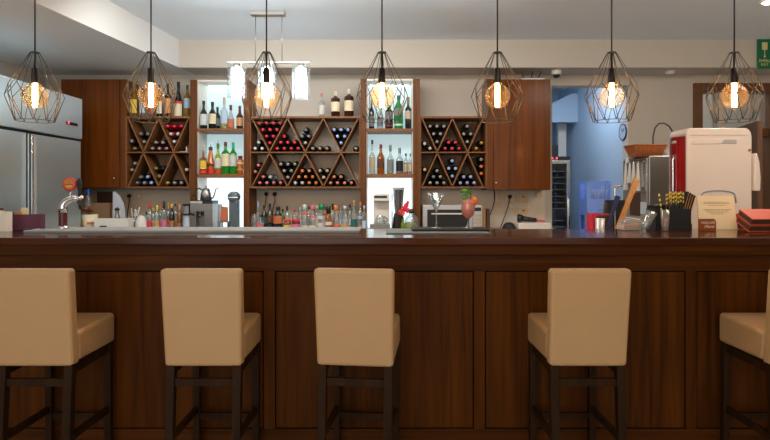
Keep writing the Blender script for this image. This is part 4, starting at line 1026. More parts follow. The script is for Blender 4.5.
ww = tag(box('white_tray', (X(517, 5.8), X(549, 5.8), 5.74, 5.98, ZK+.0005, Z(222.8, 5.8)), M['white_paint'], None, .004), 'flat white tray box at the right end of back counter', 'tray')
tz_ = Z(222.8, 5.8)
tor = thing('hand_torch', 'black torch with red end lying on the white tray', 'torch', (X(526, 5.84), 5.84, tz_+.022))
MB().tube([(X(518, 5.84)-X(526, 5.84), 0, .025), (X(522, 5.84)-X(526, 5.84), 0, .022)], [.045, .036], 16).build('head', M['black'], tor)
MB().tube([(X(522, 5.84)-X(526, 5.84), 0, .018), (X(536, 5.84)-X(526, 5.84), 0, .004)], [.030, .022], 14).build('barrel', M['black'], tor)
MB().tube([(X(536, 5.84)-X(526, 5.84), 0, 0), (X(545, 5.84)-X(526, 5.84), 0, -.008)], [.012, .009], 10).build('red_end', CAP['red'], tor)
cl = MB(); random.seed(9)
cl.lathe([(.07, 0), (.072, .02), (.06, .06), (.035, .085), (0, .092)], 20)
tag(cl.build('black_bowl', M['black_rough'], loc=(X(509, 5.8), 5.8, ZK+.0005)), 'small black upturned bowl left of the white tray', 'bowl')

# router and camera dome
rt = thing('wifi_router', 'pale router with three black aerials on the right cabinet', 'router', (X(531, 6.15), 6.15, zf(79)+.0005))
box('body', (-.115, .13, -.07, .07, 0, .03), M['silver'], rt, .006)
for dx, tl in ((-.08, -.03), (.0, .025), (.075, .05)):
    MB().tube([(dx, 0, .03), (dx+tl, 0, .13)], [.007, .005], 8).build('aerial', M['black'], rt)
cd = thing('dome_camera', 'white dome camera under the beam right of the router', 'security camera', (X(556.5, 6.1), 6.1, ZS))
MB().lathe([(.055, 0), (.055, -.03), (.048, -.048), (.04, -.05)][::-1], 24).build('housing', M['white_paint'], cd)
MB().lathe([(0, -.085), (.02, -.081), (.034, -.07), (.04, -.0505)], 20).build('lens_dome', M['black'], cd)
sd = thing('smoke_detector', 'small white detector under the beam near the right door', 'smoke detector', (X(670, 6.15), 6.15, ZS))
MB().lathe([(.03, -.03), (.045, -.024), (.05, -.008), (.05, 0)], 20).build('housing', M['white_paint'], sd)
# downlight top right
dn = thing('downlight', 'round recessed downlight at the upper right corner', 'downlight', (X(768, 4.75), 4.75, ZC))
MB().lathe([(.045, -.010), (.062, -.010), (.066, -.0005)], 24, smooth=False, caps=False).build('trim_ring', M['white_paint'], dn)
MB().lathe([(0, -.028), (.024, -.024), (.038, -.016), (.0445, -.0095)], 24).build('lens', M['down_glow'], dn)
sl_ = bpy.data.lights.new('downlight_beam', 'SPOT'); sl_.energy = 60; sl_.color = (1.0, .86, .70); sl_.spot_size = 2.2; sl_.spot_blend = .9; sl_.shadow_soft_size = .04
so_ = bpy.data.objects.new('downlight_beam', sl_); COL.objects.link(so_); so_.parent = dn; so_.location = (0, 0, -.075)
# exit sign
ex = thing('exit_sign', 'green emergency exit sign with arrow at the right on the beam', 'sign', (X(769.5, 5.95), 5.955, Z(53.5, 5.95)))
ke = 5.95/F
box('board', (-12.5*ke, 12.5*ke, -.012, -.0005, -15.5*ke, 15.5*ke), M['sign_green'], ex, .002)
MB().box(-8*ke, -2.5*ke, -.0132, -.0122, 3.5*ke, 11*ke).build('pictogram', M['sign_cream'], ex)
MB().prism([(-5.6*ke, 3.4*ke), (-4.9*ke, 3.4*ke), (-4.9*ke, -2.5*ke), (-4.1*ke, -2.5*ke), (-5.25*ke, -5*ke), (-6.4*ke, -2.5*ke), (-5.6*ke, -2.5*ke)], -.0132, -.0122).build('arrow', M['sign_cream'], ex)
text('lettering', 'EMERGENCY', 4.0*ke, M['sign_cream'], ex, (.5*ke, -.0128, -7.6*ke))
text('lettering', 'EXIT', 3.6*ke, M['sign_cream'], ex, (-5.2*ke, -.0128, -11.4*ke))
# clock
ck = thing('wall_clock', 'round dark-rimmed clock on the blue back room wall', 'clock', (XB-.001, 6.47, Z(132, 6.47)))
Rc = Matrix(((0, 0, -1, 0), (1, 0, 0, 0), (0, -1, 0, 0), (0, 0, 0, 1)))
MB().lathe([(.098, 0), (.098, .012), (.086, .013), (.086, .010)], 28, Rc, caps=False).build('rim', M['navy'], ck)
MB().lathe([(.0862, .010), (0, .0101)], 28, Rc).build('dial', pm('clock dial', srgb(170, 184, 200), .6), ck)
hn = MB().bar((-.0125, 0, 0), (-.0125, .03, .045), .006, .003).bar((-.0125, 0, 0), (-.0125, -.05, .04), .005, .003)
hn.build('hands', M['black'], ck)

# ------------------------------------------------------------------ back room: wine cooler, crates
wc = thing('wine_cooler', 'dark glass-door wine cooler in the back room', 'wine cooler', (2.10, 7.2, 0))
hw_ = .27; hcz = Z(160, 7.2)
cb = MB().box(-hw_, -hw_+.03, 0, .5, .04, hcz).box(hw_-.03, hw_, 0, .5, .04, hcz).box(-hw_+.03, hw_-.03, .47, .5, .04, hcz).box(-hw_+.03, hw_-.03, 0, .47, .04, .1).box(-hw_+.03, hw_-.03, 0, .47, hcz-.04, hcz)
cb.build('casing', M['steel_dark'], wc, bevel=.003)
box('control_strip', (-hw_, hw_, -.03, .5, hcz+.0005, hcz+.045), M['black'], wc, .003)
for dx in (.04, .10): MB().ball((dx, -.031, hcz+.022), .012, 10, 6, 1, .3, 1).build('red_light', M['red_led'], wc)
box('liner', (-hw_+.032, hw_-.032, .455, .468, .11, hcz-.045), M['white_paint'], wc)
dd_ = MB().box(-hw_, -hw_+.04, -.03, -.002, .05, hcz-.002).box(hw_-.04, hw_, -.03, -.002, .05, hcz-.002).box(-hw_+.04, hw_-.04, -.03, -.002, hcz-.05, hcz-.002).box(-hw_+.04, hw_-.04, -.03, -.002, .05, .1).build('door', M['steel'], wc, bevel=.002)
box('pane', (-hw_+.04, hw_-.04, -.02, -.015, .1, hcz-.05), M['cooler_glass'], dd_)
MB().box(hw_-.025, hw_-.01, -.055, -.031, .5, 1.3).build('handle', M['chrome'], dd_)
cool_sh = []
for i, py in enumerate((171, 177, 183, 189, 196, 202, 208, 220, 226)):
    zz = Z(py, 7.25); cool_sh.append(zz)
    box('shelf', (-hw_+.032, hw_-.032, .01, .46, zz-.01, zz), M['board'], wc)
proto = None
def cooler_bottle(x, z, label):
    o = bpy.data.objects.new('wine_bottle', me_cache[('b', 'dark')]); COL.objects.link(o)
    o.location = (x, 7.6, z+WR*.76+.001); o.rotation_euler = (PI/2, 0, 0); o.scale = (.76, .76, 1)
    tag(o, label, 'wine bottle', 'bottles lying in the wine cooler')
    c = bpy.data.objects.new('cap', me_cache[('c', 'blue')]); COL.objects.link(c); c.parent = o
for i, n in ((1, 1), (3, 2), (4, 2), (5, 2), (6, 2)):
    for j in range(n):
        cooler_bottle(2.10+(.15 if n == 1 else -.01+.14*j), cool_sh[i], f"blue-capped bottle, {'only one' if n == 1 else ('left one', 'right one')[j]} on {ORD[i]} shelf from top of wine cooler")
cl_ = bpy.data.lights.new('cooler_light', 'AREA'); cl_.energy = 2.2; cl_.color = (.6, .8, 1.0); cl_.size = .4; cl_.shape = 'RECTANGLE'; cl_.size_y = 1.5
clo = bpy.data.objects.new('cooler_light', cl_); COL.objects.link(clo); clo.parent = wc; clo.location = (0, -.012, .95); clo.rotation_euler = (PI/2, 0, 0)
box_t = tag(box('dark_carton', (1.95, 2.26, 7.3, 7.55, hcz+.046, hcz+.20), M['black_rough'], None, .004), 'dark carton standing on the wine cooler', 'box')

def crate(name, label, cx, cy, z0, w, d, h, mat, motif=False, group=None):
    t = thing(name, label, 'crate', (cx, cy, z0), 0, group)
    th = .012; m = MB()
    m.box(-w/2, w/2, -d/2, d/2, 0, .015)
    for sy in (-1, 1):                                   # front and back: upper bar, lower wall, pillars around an open grip
        y0, y1 = (-d/2, -d/2+th) if sy < 0 else (d/2-th, d/2)
        m.box(-w/2, w/2, y0, y1, .015, h*.40); m.box(-w/2, w/2, y0, y1, h*.86, h)
        m.box(-w/2, -w*.36, y0, y1, h*.40, h*.86); m.box(w*.30, w/2, y0, y1, h*.40, h*.86)
        if sy > 0: m.box(-w*.36, w*.30, y0, y1, h*.4, h*.86)
        for i in range(7):
            xx = -w*.36+(i+.5)*w*.66/7
            if sy < 0: m.box(xx-.006, xx+.006, y0+.002, y1-.002, h*.40, h*.86)
    for sx_ in (-1, 1):
        x0, x1 = (-w/2, -w/2+th) if sx_ < 0 else (w/2-th, w/2)
        m.box(x0, x1, -d/2+th, d/2-th, .015, h*.42); m.box(x0, x1, -d/2+th, d/2-th, h*.88, h)
        m.box(x0, x1, -d/2+th, -d*.25, h*.42, h*.88); m.box(x0, x1, d*.25, d/2-th, h*.42, h*.88)
    m.build('crate_body', mat, t)
    m2 = MB()
    for xx in (-w/2, -w*.16, w*.16, w/2-.01): m2.box(xx, xx+.01, -d/2-.006, -d/2-.0003, .0, h)
    m2.box(-w/2, w/2, -d/2-.006, -d/2-.0003, h-.02, h)
    m2.build('ribs', mat, t)
    if motif:
        pts = [(-.07, h*.10), (.03, h*.09), (.08, h*.14), (.05, h*.2), (.06, h*.26), (.01, h*.31), (-.05, h*.27), (-.02, h*.23), (.03, h*.22), (-.01, h*.17), (-.06, h*.16)]
        MB().prism(pts, -d/2-.0045, -d/2-.0008).build('emblem', LAB['paleblue'], t)
    return t
dC = 6.85; cw = 29*dC/F; cxx = X(601.2, dC)
for i in range(4):
    crate('bottle_crate', ['blue plastic bottle crate at the bottom of the stack', 'blue plastic bottle crate second from the floor', 'blue bottle crate just below the topmost one', 'topmost blue bottle crate with pale emblem in the back room'][i], cxx, dC+.15, .381*i, cw, .30, .38, M['crate_blue'], i == 3 or i == 2, 'blue crates stacked in the back room')

for i in range(5):
    g = MB().lathe([(.015, 0), (.016, .004), (.020, .17), (.020, .26), (.018, .26), (.018, .17), (.014, .008), (0, .008)], 14).build('beer_glass', LAB['white'], loc=(cxx-cw*.36+(i+.5)*cw*.66/5, dC+.045, .381*3+.0155))
    tag(g, f'pale tall glass standing in the topmost blue crate, {ORD[i]} from left', 'glass', 'glasses in the topmost blue crate')

# ------------------------------------------------------------------ right end, behind the bar
rc = thing('side_counter', 'work counter behind the right end of the bar', 'counter', (2.35, 4.4, 0))
box('worktop', (-.98, 1.0, -.34, .42, .96, 1.0), M['worktop'], rc, .004)
box('base_cabinet', (-.96, .98, -.30, .40, 0, .96), M['cab_wood'], rc, .003)
# drinks machine
dv = 4.30; kv = dv/F
vm = thing('drinks_machine', 'big white drinks machine with glossy red front facing left', 'drinks machine', (X(687, dv), dv, 1.0005))
hv_ = Z(128, dv)-1.0005; wv = X(752, dv)-X(687, dv); dpt = .27
poly = [(0, 0), (wv, 0)]+[(wv-.05+.05*math.cos(t), hv_-.07+.07*math.sin(t)) for t in [PI/2*i/8 for i in range(9)]]+[(.02, hv_), (0, hv_-.03)]
MB().prism(poly, 0, dpt).build('casing', M['machine_white'], vm, bevel=.008, bseg=3)
MB().prism([(-.004, .03), (-.0005, .03), (-.0005, hv_-.045), (-.004, hv_-.045)], .006, dpt-.004).build('silver_rim', M['silver'], vm)
rf = MB(); 
n = 10
prof_ = [(.012+ (dpt-.028)*i/n, -.004-.035*math.sin(PI*i/n)) for i in range(n+1)]
vs = []; fs = []
for yy, xx in prof_: vs += [(xx, yy, .05), (xx, yy, hv_-.06)]
for i in range(n): fs.append((2*i, 2*i+1, 2*i+3, 2*i+2))
rf.add(vs, fs, None, True)
b0 = [2*i for i in range(n+1)]; rf.add(vs, [tuple(b0), tuple(x+1 for x in reversed(b0)), (0, 2*n, 2*n+1, 1)])
fp = rf.build('red_front', M['red_gloss'], vm)
MB().lathe([(.022, 0), (.022, .004), (0, .005)], 18, Matrix.Translation((-.035, dpt*.45, hv_-.10)) @ Matrix.Rotation(-PI/2, 4, 'Y') @ Matrix.Diagonal((.6, 1.6, 1, 1))).build('badge', M['silver'], fp)
MB().tube([(-.043, dpt*.42, hv_-.20), (-.05, dpt*.42, hv_-.26), (-.05, dpt*.42, .16), (-.043, dpt*.42, .12)], .008, 8).build('grip_bar', M['chrome'], fp)
zz1 = Z(136.5, dv)-1.0005; zz0 = Z(145, dv)-1.0005
MB().box(.02, wv-.04, -.003, -.0002, zz1+.010, zz1+.013).build('seam', M['silver'], vm)
vt = MB().prism([(.03, zz0+.045), (wv-.10, zz0+.045), (wv-.115, zz0+.012), (.03, zz0+.006)], -.0045, -.0003).build('recess', M['machine_white'], vm, bevel=.002)
gl_ = MB()
for i in range(4): gl_.box(wv-.235+.004*i, wv-.122, -.0058, -.0046, zz0+.014+.0075*i, zz0+.018+.0075*i)
gl_.build('vent_slots', M['grey_mat'], vm)
arch = [(X(700, dv)-X(687, dv), -.002, Z(203, dv)-1.0)]+[(X(718-17*math.cos(t), dv)-X(687, dv), -.002, Z(197-6.5*math.sin(t)**.6, dv)-1.0) for t in [PI*(i+.5)/12 for i in range(12)]]+[(X(736, dv)-X(687, dv), -.002, Z(203, dv)-1.0)]
MB().tube(arch, .005, 6).build('arch_seam', M['grey_mat'], vm)
MB().lathe([(.011, 0), (.011, .006), (0, .007)], 12, Matrix.Translation((wv-.02, -.0003, Z(150, dv)-1.0)) @ Matrix.Rotation(PI/2, 4, 'X')).build('lock', CAP['copper'], vm)
lv = [(wv+.004, Z(157, dv)-1), (wv+.02, Z(153, dv)-1), (wv+.04, Z(162, dv)-1), (wv+.05, Z(178, dv)-1), (wv+.046, Z(191, dv)-1), (wv+.004, Z(191, dv)-1)]
MB().prism(lv, -.03, .06).build('side_lever', M['machine_white'], vm, bevel=.008)

# ice machine
yi0, yi1 = 4.9, 5.43
im = thing('ice_machine', 'stainless steel ice machine behind the bar with a basket on top', 'ice machine', (X(649, yi0), yi0, 0))
him = Z(155.5, yi0)
box('body', (0, .55, 0, yi1-yi0, 0, him), M['steel_dark'], im, .012)
box('side_panel', (-.010, -.0005, .02, yi1-yi0-.02, .08, him-.02), M['steel'], im, .004)
yk = lambda px: F*(X(649, yi0)-.011)/(px-385)-yi0
box('rating_label', (-.0125, -.0105, yk(628.5), yk(625.5), Z(164, 5.35), Z(158.5, 5.35)), M['paper'], im)
box('notice', (-.0125, -.0105, yk(647), yk(640.5), Z(214, 5.0), Z(202, 5.0)), M['paper_grey'], im)
box('dark_hatch', (-.013, -.0105, yk(640), yk(630), Z(216, 5.1), Z(192.5, 5.1)), M['brown_dark'], im)
hr = thing('hook_rail', 'small hook rail on the side of the ice machine', 'hook rail', (X(649, yi0)-.0106, yi0+.27, Z(162.5, 5.15)))
MB().box(-.012, -.0003, yk(644)-.27, yk(628)-.27, -.006, .008).build('rail', M['steel_dark'], hr, bevel=.002)
for px in (629.5, 633.5, 637.5, 642.5):
    yy = yk(px)-.27
    MB().tube([(-.012, yy, 0), (-.035, yy, -.004), (-.04, yy, .008)], .0035, 6).build('hook', M['chrome'], hr)
for i, (px, pb_) in enumerate(((629.5, 190), (633.5, 183), (637.5, 187), (642, 191))):
    yy = yk(px); d5 = yi0+yy
    o = MB()
    zt, zb = Z(162.8, d5)-.002, Z(pb_, d5)
    xb = X(649, yi0)-.0106-.036
    o.hexa([(xb-.016, yy+yi0-.022, zb), (xb+.014, yy+yi0-.022, zb), (xb+.014, yy+yi0+.022, zb), (xb-.016, yy+yi0+.022, zb)], [(xb-.004, yy+yi0-.012, zt), (xb+.004, yy+yi0-.012, zt), (xb+.004, yy+yi0+.012, zt), (xb-.004, yy+yi0+.012, zt)])
    o2 = o.build('hanging_scoop', M['white_paint'], bevel=.003)
    tag(o2, f'white plastic scoop hanging on the ice machine, {ORD[i]} from left', 'scoop', 'white scoops hanging on the hook rail')
# basket
bk = thing('wicker_basket', 'shallow brown wicker basket on top of the ice machine', 'basket', (X(645, 5.15), 5.15, him+.001))
kb = 5.15/F
def rect_ring(w, d, z): return [(-w, -d, z), (w, -d, z), (w, d, z), (-w, d, z)]
bo, bt_ = 11.5*kb, 15.5*kb; hb_ = Z(145.5, 5.05)-him-.001
m = MB(); n = 9
for k in range(n):
    f0, f1 = k/n, (k+.72)/n
    w0, w1 = bo+(bt_-bo)*f0, bo+(bt_-bo)*f1; d0, d1_2 = .10+.05*f0, .10+.05*f1
    d0, d1_2 = d0*.75, d1_2*.75
    a0, a1 = rect_ring(w0, d0, hb_*f0), rect_ring(w1, d1_2, hb_*f1)
    b0_, b1_ = rect_ring(w0-.012, d0-.012, hb_*f0), rect_ring(w1-.012, d1_2-.012, hb_*f1)
    for i in range(4):
        j = (i+1) % 4
        m.hexa([a0[i], a0[j], b0_[j], b0_[i]], [a1[i], a1[j], b1_[j], b1_[i]])
m.box(-bo, bo, -.07, .07, 0, .006)
for i in range(15):
    f = -1+2*i/14
    for sy in (-1, 1): m.tube([(f*bo, sy*.074, 0), (f*bt_, sy*.111, hb_)], .005, 6)
m.build('woven_sides', M['wicker'], bk)
R4 = rect_ring(bt_, .112, hb_)
MB().tube([(x, y, z+.004) for x, y, z in R4], .009, 8, closed=True).build('rim', M['wicker'], bk)
tag(MB().tube([(X(653, 5.36), 5.36, him+.006), (X(653, 5.36), 5.36, Z(137, 5.36)), (X(655, 5.36), 5.36, Z(128, 5.36)), (X(659, 5.36), 5.36, Z(123.5, 5.36)), (X(664, 5.36), 5.36, Z(123, 5.36)), (X(669, 5.36), 5.36, Z(126, 5.36)), (X(674, 5.36), 5.36, Z(134, 5.36)), (X(677, 5.36), 5.36, him+.006)], .007, 8).build('hose_loop', M['black']),
    'black hose loop arching up behind the wicker basket', 'hose')
tag(MB().lathe([(.075, 0), (.078, .02), (.06, .055), (.03, .075), (0, .08)], 20).build('steel_bowl', M['silver'], loc=(X(668, 5.2), 5.2, him+.001)), 'small grey upturned bowl on the ice machine right of basket', 'bowl')

# red crate with tools on the side counter
dR = 4.25
rcx0, rcx1 = X(587, dR+.12), X(612, dR)
rcr = open_box('red_crate', 'red plastic crate of bar tools before the blue crates', 'crate', rcx0, rcx1, dR, dR+.13, 1.0, Z(214, dR)-1.0, M['crate_red'], .006)
k4 = dR/F
tag(MB().box(rcx0+.032, rcx1-.004, dR-.03, dR-.008, 1.0005, Z(215.0, dR)).build('dark_board', M['brown_dark'], bevel=.003), 'dark board standing in front of the red crate', 'board')
tag(box('black_box', (X(606.5, dR+.3), X(623, dR+.3), dR+.26, dR+.34, 1.0005, Z(200, dR+.3)), M['black_rough'], None, .004), 'tall black box behind the red crate', 'box')
def leaner(name, label, cat, a, b, w, th, mat, d, bevel=.002, tip=None, off=0):
    (ax, ay), (bx, by) = a, b
    p = Vector((X(ax, d), d, Z(ay, d))); q = Vector((X(bx, d+off), d+off, Z(by, d+off)))
    o = MB().bar(p, q, th, w, (1, 0, 0)).build(name, mat, bevel=bevel)
    return tag(o, label, cat)
zb_ = 1.002
def spoon(name, label, px0, px1, top, d, mat, w0, w1, off=.0, base=1.022):
    """long tool standing on the side counter: narrow handle, wider upper end"""
    t0 = Vector((X(px0, d), d, base)); t1 = Vector((X(px1, d+off), d+off, Z(top, d+off)))
    n = 10; dirv = (t1-t0); ax = Vector((dirv.z, 0, -dirv.x)).normalized()
    m = MB(); prev = None
    for i in range(n+1):
        f = i/n; c = t0+dirv*f; w = w0+(w1-w0)*max(0, (f-.55)/.45)**1.3
        ring = [c-ax*w/2+Vector((0, -.007, 0)), c+ax*w/2+Vector((0, -.007, 0)), c+ax*w/2+Vector((0, .007, 0)), c-ax*w/2+Vector((0, .007, 0))]
        if prev: m.hexa(prev, ring)
        prev = ring
    return tag(m.build(name, mat), label, 'bar tool')
spoon('wooden_paddle', 'long honey-coloured wooden paddle leaning against the ice machine', 612, 637, 179, 4.10, M['wood_light'], .034, .052, .28)
spoon('steel_tongs', 'steel tongs slanting out of the red crate', 600.5, 605.5, 203, dR+.062, M['steel'], .014, .02, .0, 1.03)
spoon('navy_scraper', 'blue-black scraper leaning beside the wooden paddle', 603, 618, 196, 4.16, M['navy'], .02, .04, .06)
mug = thing('steel_shaker', 'grey steel shaker cup standing before the red crate', 'shaker', (X(600, 4.08), 4.08, 1.0005))
hS = Z(218.5, 4.08)-1.0
MB().lathe([(.024, 0), (.026, .004), (.034, hS), (.031, hS), (.024, .01), (0, .01)], 20).build('cup', M['silver'], mug)
spc = thing('wall_hook_rod', 'chrome rod with a tan knob standing behind the blue scraper', 'rod', (X(615, 4.5), 4.5, 1.0005))
MB().tube([(0, 0, 0), (0, 0, Z(189, 4.5)-1.0), (.02, 0, Z(186, 4.5)-1.0), (.06, 0, Z(186, 4.5)-1.0)], .006, 8).build('rod', M['chrome'], spc)
MB().ball((.01, 0, Z(187, 4.5)-1.0), .014, 10, 8).build('knob', LAB['tan'], spc)

# cling-wrapped bundle, clip, caddy on the bar
dq = 3.62; kq = dq/F
wp = thing('wrapped_bundle', 'clear film bundle lying on the bar left of black caddy', 'wrapped bundle', (X(631, dq), dq, ZB+.0005))
def lump(pts, name, mat):
    m = MB()
    n = len(pts); vs = []
    for x, z in pts: vs.append((x, z))
    m.prism(pts, -.04, .05); return m.build(name, mat, wp, bevel=.006)
lump([(X(620, dq)-X(631, dq), 0), (X(640, dq)-X(631, dq), 0), (X(643, dq)-X(631, dq), .03), (X(640, dq)-X(631, dq), .065), (X(630, dq)-X(631, dq), .078), (X(621, dq)-X(631, dq), .06)], 'film', M['bag'])
random.seed(4)
for i in range(5):
    yy = -.02+.014*i
    MB().tube([(X(621.5, dq)-X(631, dq), yy, .014+.010*(i % 3)), (X(639.5, dq)-X(631, dq), yy, .016+.012*((i+1) % 3))], .006, 8).build('wrapped_tube', [LAB['salmon'], LAB['tan'], LAB['copper']][i % 3], wp)
MB().tube([(X(624, dq)-X(631, dq), -.02, .085), (X(640, dq)-X(631, dq), .0, .07)], .0025, 6).build('loose_straw', M['paper'], wp)
cg = thing('tilted_glass', 'clear tumbler tipped against the left end of the caddy', 'glass', (X(645.5, 3.55), 3.55, ZB+.022), 0)
MB().lathe([(.024, 0), (.026, .003), (.033, .115), (.030, .115), (.024, .008), (0, .008)], 18, Matrix.Rotation(.42, 4, 'Y') @ Matrix.Translation((-.004, 0, -.008))).build('tumbler', M['clear'], cg)

cy = thing('bar_caddy', 'black bar caddy with straws and napkins on the bar top', 'bar caddy', (X(672, dq), dq, ZB+.0005))
x0, x1 = X(655.5, dq)-X(672, dq), X(692, dq)-X(672, dq); hc_ = Z(209, dq)-ZB
m = MB().box(x0, x1, 0, .13, 0, .006).box(x0, x0+.005, 0, .13, .006, hc_).box(x1-.005, x1, 0, .13, .006, hc_*.3).box(x0+.005, x1-.005, 0, .005, .006, hc_).box(x0+.005, x1-.005, .125, .13, .006, hc_*1.15)
m.build('tray_body', M['black'], cy)
box('partition', (x0+.085, x0+.09, .005, .125, .006, hc_*.95), M['black'], cy); box('partition', (x0+.155, x0+.160, .005, .125, .006, hc_*.95), M['black'], cy)
# straws in the caddy
k_ = 0
for i in range(6):
    for j in range(2):
        px = 669.5+2.5*i; xx = X(px, dq+.04)
        zt = Z(190.5+1.0*((i+j) % 2)+1.6*j, dq+.04)
        m = MB().tube([(xx, dq+.035+.05*j, ZB+.0075), (xx+.004, dq+.035+.05*j, zt)], .0052, 8)
        o = m.build('drinking_straw', M['black']); tag(o, f"yellow-topped straw in the caddy, {ORD[i]} from left in {'front' if j == 0 else 'back'} row", 'straw', 'straws standing in the caddy')
        for b in range(3):
            za = zt-.012-.026*b
            MB().tube([(xx+.004, dq+.035+.05*j, za-.012), (xx+.004, dq+.035+.05*j, za+.004)], .0060, 8).build('yellow_band', CAP['yellow'], o)
for i in range(4):
    bx0 = X(683.0+2.2*i, dq); 
    m = MB().prism([(bx0-.012, ZB+.0075+.02), (bx0-.004, ZB+.0075+.02), (bx0+.052, Z(192+1.3*i, dq)), (bx0+.044, Z(191.5+1.3*i, dq))], dq+.02, dq+.11)
    o = m.build('menu_card', M['black_rough']); tag(o, f'black card leaning right in the caddy, {ORD[i]} of four from left', 'card', 'black cards in the caddy')
    MB().prism([(bx0-.0075, ZB+.04), (bx0-.0045, ZB+.04), (bx0+.0500, Z(193+1.3*i, dq)), (bx0+.0470, Z(193+1.3*i, dq))], dq+.0185, dq+.0198).build('edge', LAB['tan'], o)
bb = thing('blue_bottle', 'dark blue bottle standing behind the left of the caddy', 'bottle', (X(655.5, 3.98), 4.1, 1.0005))
bb.location = (X(656.5, 4.1), 4.1, 1.0005)
MB().lathe([(.03, 0), (.032, .005), (.032, .19), (.016, .24), (.014, .27)], 16).build('body', M['navy'], bb)
MB().lathe([(.016, .27), (.016, .30), (0, .302)], 12).build('cap', LAB['beige'], bb)
pc = thing('plastic_cup', 'clear cup with pale drink before the black caddy', 'cup', (X(665, 3.55), 3.55, ZB+.0005))
kc = 3.55/F
MB().lathe([(3.1*kc, 0), (3.2*kc, .002), (4.6*kc, 21*kc), (4.4*kc, 21*kc), (3.0*kc, .004), (0, .004)], 20).build('cup_wall', BOT['clear'], pc)
MB().lathe([(2.9*kc, .005), (3.9*kc, 14*kc), (0, 14*kc)], 18).build('contents', LAB['salmon'], pc)
sp = MB().tube([(-.005, 0, .02), (-6*kc, 0, 37*kc)], .0045, 8).build('straw', CAP['yellow'], pc)
for i in range(4):
    f = .45+.14*i; a = Vector((-.005, 0, .02)).lerp(Vector((-6*kc, 0, 37*kc)), f); b = Vector((-.005, 0, .02)).lerp(Vector((-6*kc, 0, 37*kc)), f+.06)
    MB().tube([a, b], .0052, 8).build('black_band', M['black'], sp)
# card stand, small sign, menus
dk = 3.68; kd = dk/F
cs = thing('card_stand', 'cream printed card standing in front of the white machine', 'card', (X(718.5, dk), dk, ZB+.0005))
hw2 = 19.5*kd; H2 = 34*kd
tilt = Matrix.Rotation(-.14, 4, 'X')
MB().prism([(-hw2, 0), (hw2*1.0, 0), (hw2*.97, .004), (hw2*.90, H2), (-hw2*.99, H2)], -.003, .003, tilt).build('sheet', M['cream_card'], cs)
MB().box(-.03, .03, .0, .006, 0, H2*.75, Matrix.Translation((0, .072, 0)) @ Matrix.Rotation(.28, 4, 'X')).build('back_strut', M['cream_card'], cs)
lines = [(.80, .62, 0), (.76, .7, 0), (.71, .45, 0), (.58, .72, 0), (.54, .6, 0), (.50, .5, 0), (.45, .35, 0)]
m = MB()
random.seed(11)
for f, w, _ in lines:
    x = -hw2*w
    while x < hw2*w:
        L = random.uniform(.008, .022); m.box(x, min(x+L, hw2*w), -.0036, -.0031, H2*f, H2*f+.0035, tilt); x += L+.004
m.build('print', M['ink'], cs)
dn_ = 3.56; kn = dn_/F
ns = thing('table_sign', 'small brown sign with white lettering before the cream card', 'sign', (X(708, dn_), dn_, ZB+.0005))
MB().prism([(-8.3*kn, 0), (8.3*kn, 0), (8.3*kn, 9.5*kn), (6.5*kn, 12*kn), (-8.3*kn, 12*kn)], 0, .02).build('block', M['brown_sign'], ns, bevel=.002)
text('lettering', 'NESCAF\u00c9', 3.4*kn, M['white_ink'], ns, (0, -.0005, 8.0*kn))
text('lettering', 'More', 4.4*kn, M['white_ink'], ns, (1*kn, -.0005, 4.2*kn), shear=.35)
def menu(x0, x1, y0, y1, z0, h, label, tilt=0.0):
    cx, cy_ = (x0+x1)/2, (y0+y1)/2
    t = thing('menu_folder', label, 'menu', (cx, cy_, z0), 0, 'russet menus piled on the bar')
    t.rotation_euler = (tilt, 0, 0)
    w, d = (x1-x0)/2, (y1-y0)/2
    MB().box(-w, w, -d, d, 0, .006).box(-w, w, d-.008, d, .006, h-.006).box(-w, w, -d, d, h-.006, h).build('cover', M['menu'], t, bevel=.002)
    MB().box(-w+.006, w-.006, -d+.008, d-.009, .0065, h-.0065).build('pages', M['brown_dark'], t)
dg_ = 3.55
hm = .038
for i in range(2): menu(X(737.5, 3.70), X(766, 3.70), 3.60, 3.72, ZB+.0005+.0515*i, .051, f"russet menu folder in the rear pile, {('lower', 'upper')[i]} of two")
ta_ = .42
for i in range(2):
    zc_ = ZB+.001+.07*math.sin(ta_)+.046*i*math.cos(ta_); yc_ = 3.49+.0-.046*i*math.sin(ta_)
    menu(X(745, 3.46), X(796, 3.46), yc_-.07, yc_+.07, zc_, .045, f"russet menu folder leaning on the rear pile, {('lower', 'upper')[i]} of two", ta_)
# mats, tray and glasses
tag(MB().box(X(386, 3.33), X(490, 3.33), 3.31, 3.69, ZB+.0005, ZB+.0065).build('bar_mat', M['green_mat'], bevel=.002), 'thin grey green mat under the black tray', 'bar mat')
tr = MB().box(X(412, 3.46), X(489, 3.46), 3.43, 3.67, ZB+.0068, ZB+.019).build('serving_tray', M['black_rough'], bevel=.004)
tag(tr, 'black tray mat carrying the two cocktail glasses', 'tray')
ZT = ZB+.0193; dz = 3.55; kz_ = dz/F
mg = thing('martini_glass', 'clear martini glass on the black tray', 'glass', (X(436.3, dz), dz, ZT))
H = Z(193, dz)-ZT
MB().lathe([(.036, 0), (.037, .002), (.012, .007), (.006, .014), (.0052, H*.42), (.006, H*.46), (9.6*kz_, H), (9.4*kz_, H), (.004, H*.475), (0, H*.47)], 28).build('bowl_and_stem', M['clear'], mg)
MB().lathe([(.004, H*.49), (6.4*kz_, H*.80), (0, H*.80)], 24).build('liquid', LIQ['water'], mg)
MB().tube([(-.03, 0, H*.7), (.03, 0, H*.98)], .0015, 6).build('cocktail_pick', M['chrome'], mg)
MB().ball((-.012, 0, H*.76), .011, 10, 8).build('olive', CAP['olive'], mg)
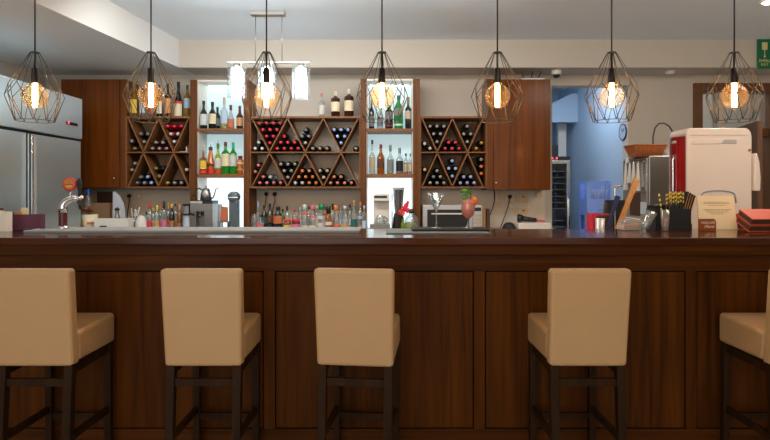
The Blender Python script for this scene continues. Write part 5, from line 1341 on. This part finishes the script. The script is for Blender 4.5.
cg2 = thing('cocktail_glass', 'stemmed cocktail glass of coral drink with mint and orange slice', 'glass', (X(468, dz), dz, ZT))
H = Z(197.5, dz)-ZT; r7 = 7*kz_
gp = [(.034, 0), (.035, .002), (.010, .007), (.0065, .016), (.0065, H*.24), (.012, H*.30), (r7*.85, H*.45), (r7, H*.62), (r7*.9, H*.82), (r7*.78, H)]
MB().lathe(gp, 28).build('bowl_and_stem', M['clear'], cg2)
MB().lathe([(.010, H*.31), (r7*.80, H*.455), (r7*.95, H*.62), (r7*.85, H*.82), (r7*.78, H*.92), (0, H*.92)], 24).build('drink', M['drink'], cg2)
random.seed(6)
for i in range(30):
    a = random.uniform(0, 2*PI); r = random.uniform(0, .033); zz = H*random.uniform(.95, 1.27)-r*.4
    c = Vector((-.014+r*math.cos(a), r*math.sin(a)*.6, zz))
    mm = Matrix.Translation(c) @ Matrix.Rotation(random.uniform(0, 6), 4, 'Z') @ Matrix.Rotation(random.uniform(-.9, .9), 4, 'X')
    ln = random.uniform(.015, .023)
    MB().add([(-ln, 0, 0), (-ln*.3, -ln*.5, .004), (ln*.5, -ln*.4, .004), (ln, 0, 0), (ln*.5, ln*.4, .004), (-ln*.3, ln*.5, .004), (0, 0, -.003), (0, 0, .006)],
             [(0, 1, 7), (1, 2, 7), (2, 3, 7), (3, 4, 7), (4, 5, 7), (5, 0, 7), (1, 0, 6), (2, 1, 6), (3, 2, 6), (4, 3, 6), (5, 4, 6), (0, 5, 6)], mm).build('mint_leaf', M['mint'], cg2)
om = Matrix.Translation((5.6*kz_, -.010, H*.88)) @ Matrix.Rotation(.5, 4, 'Z') @ Matrix.Rotation(PI/2, 4, 'X')
osl = MB().lathe([(.030, -.003), (.0315, 0), (.030, .003), (0, .0035)], 24, om).build('orange_slice', M['orange'], cg2)
MB().lathe([(.0318, -.0036), (.0335, 0), (.0318, .0036), (.0305, .0042), (.0305, -.0042), (.0318, -.0036)], 24, om, caps=False).build('orange_peel', CAP['orange'], osl)
MB().tube([(.004, 0, H*.5), (4*kz_, .01, H*1.36)], .003, 8).build('straw', M['black'], cg2)
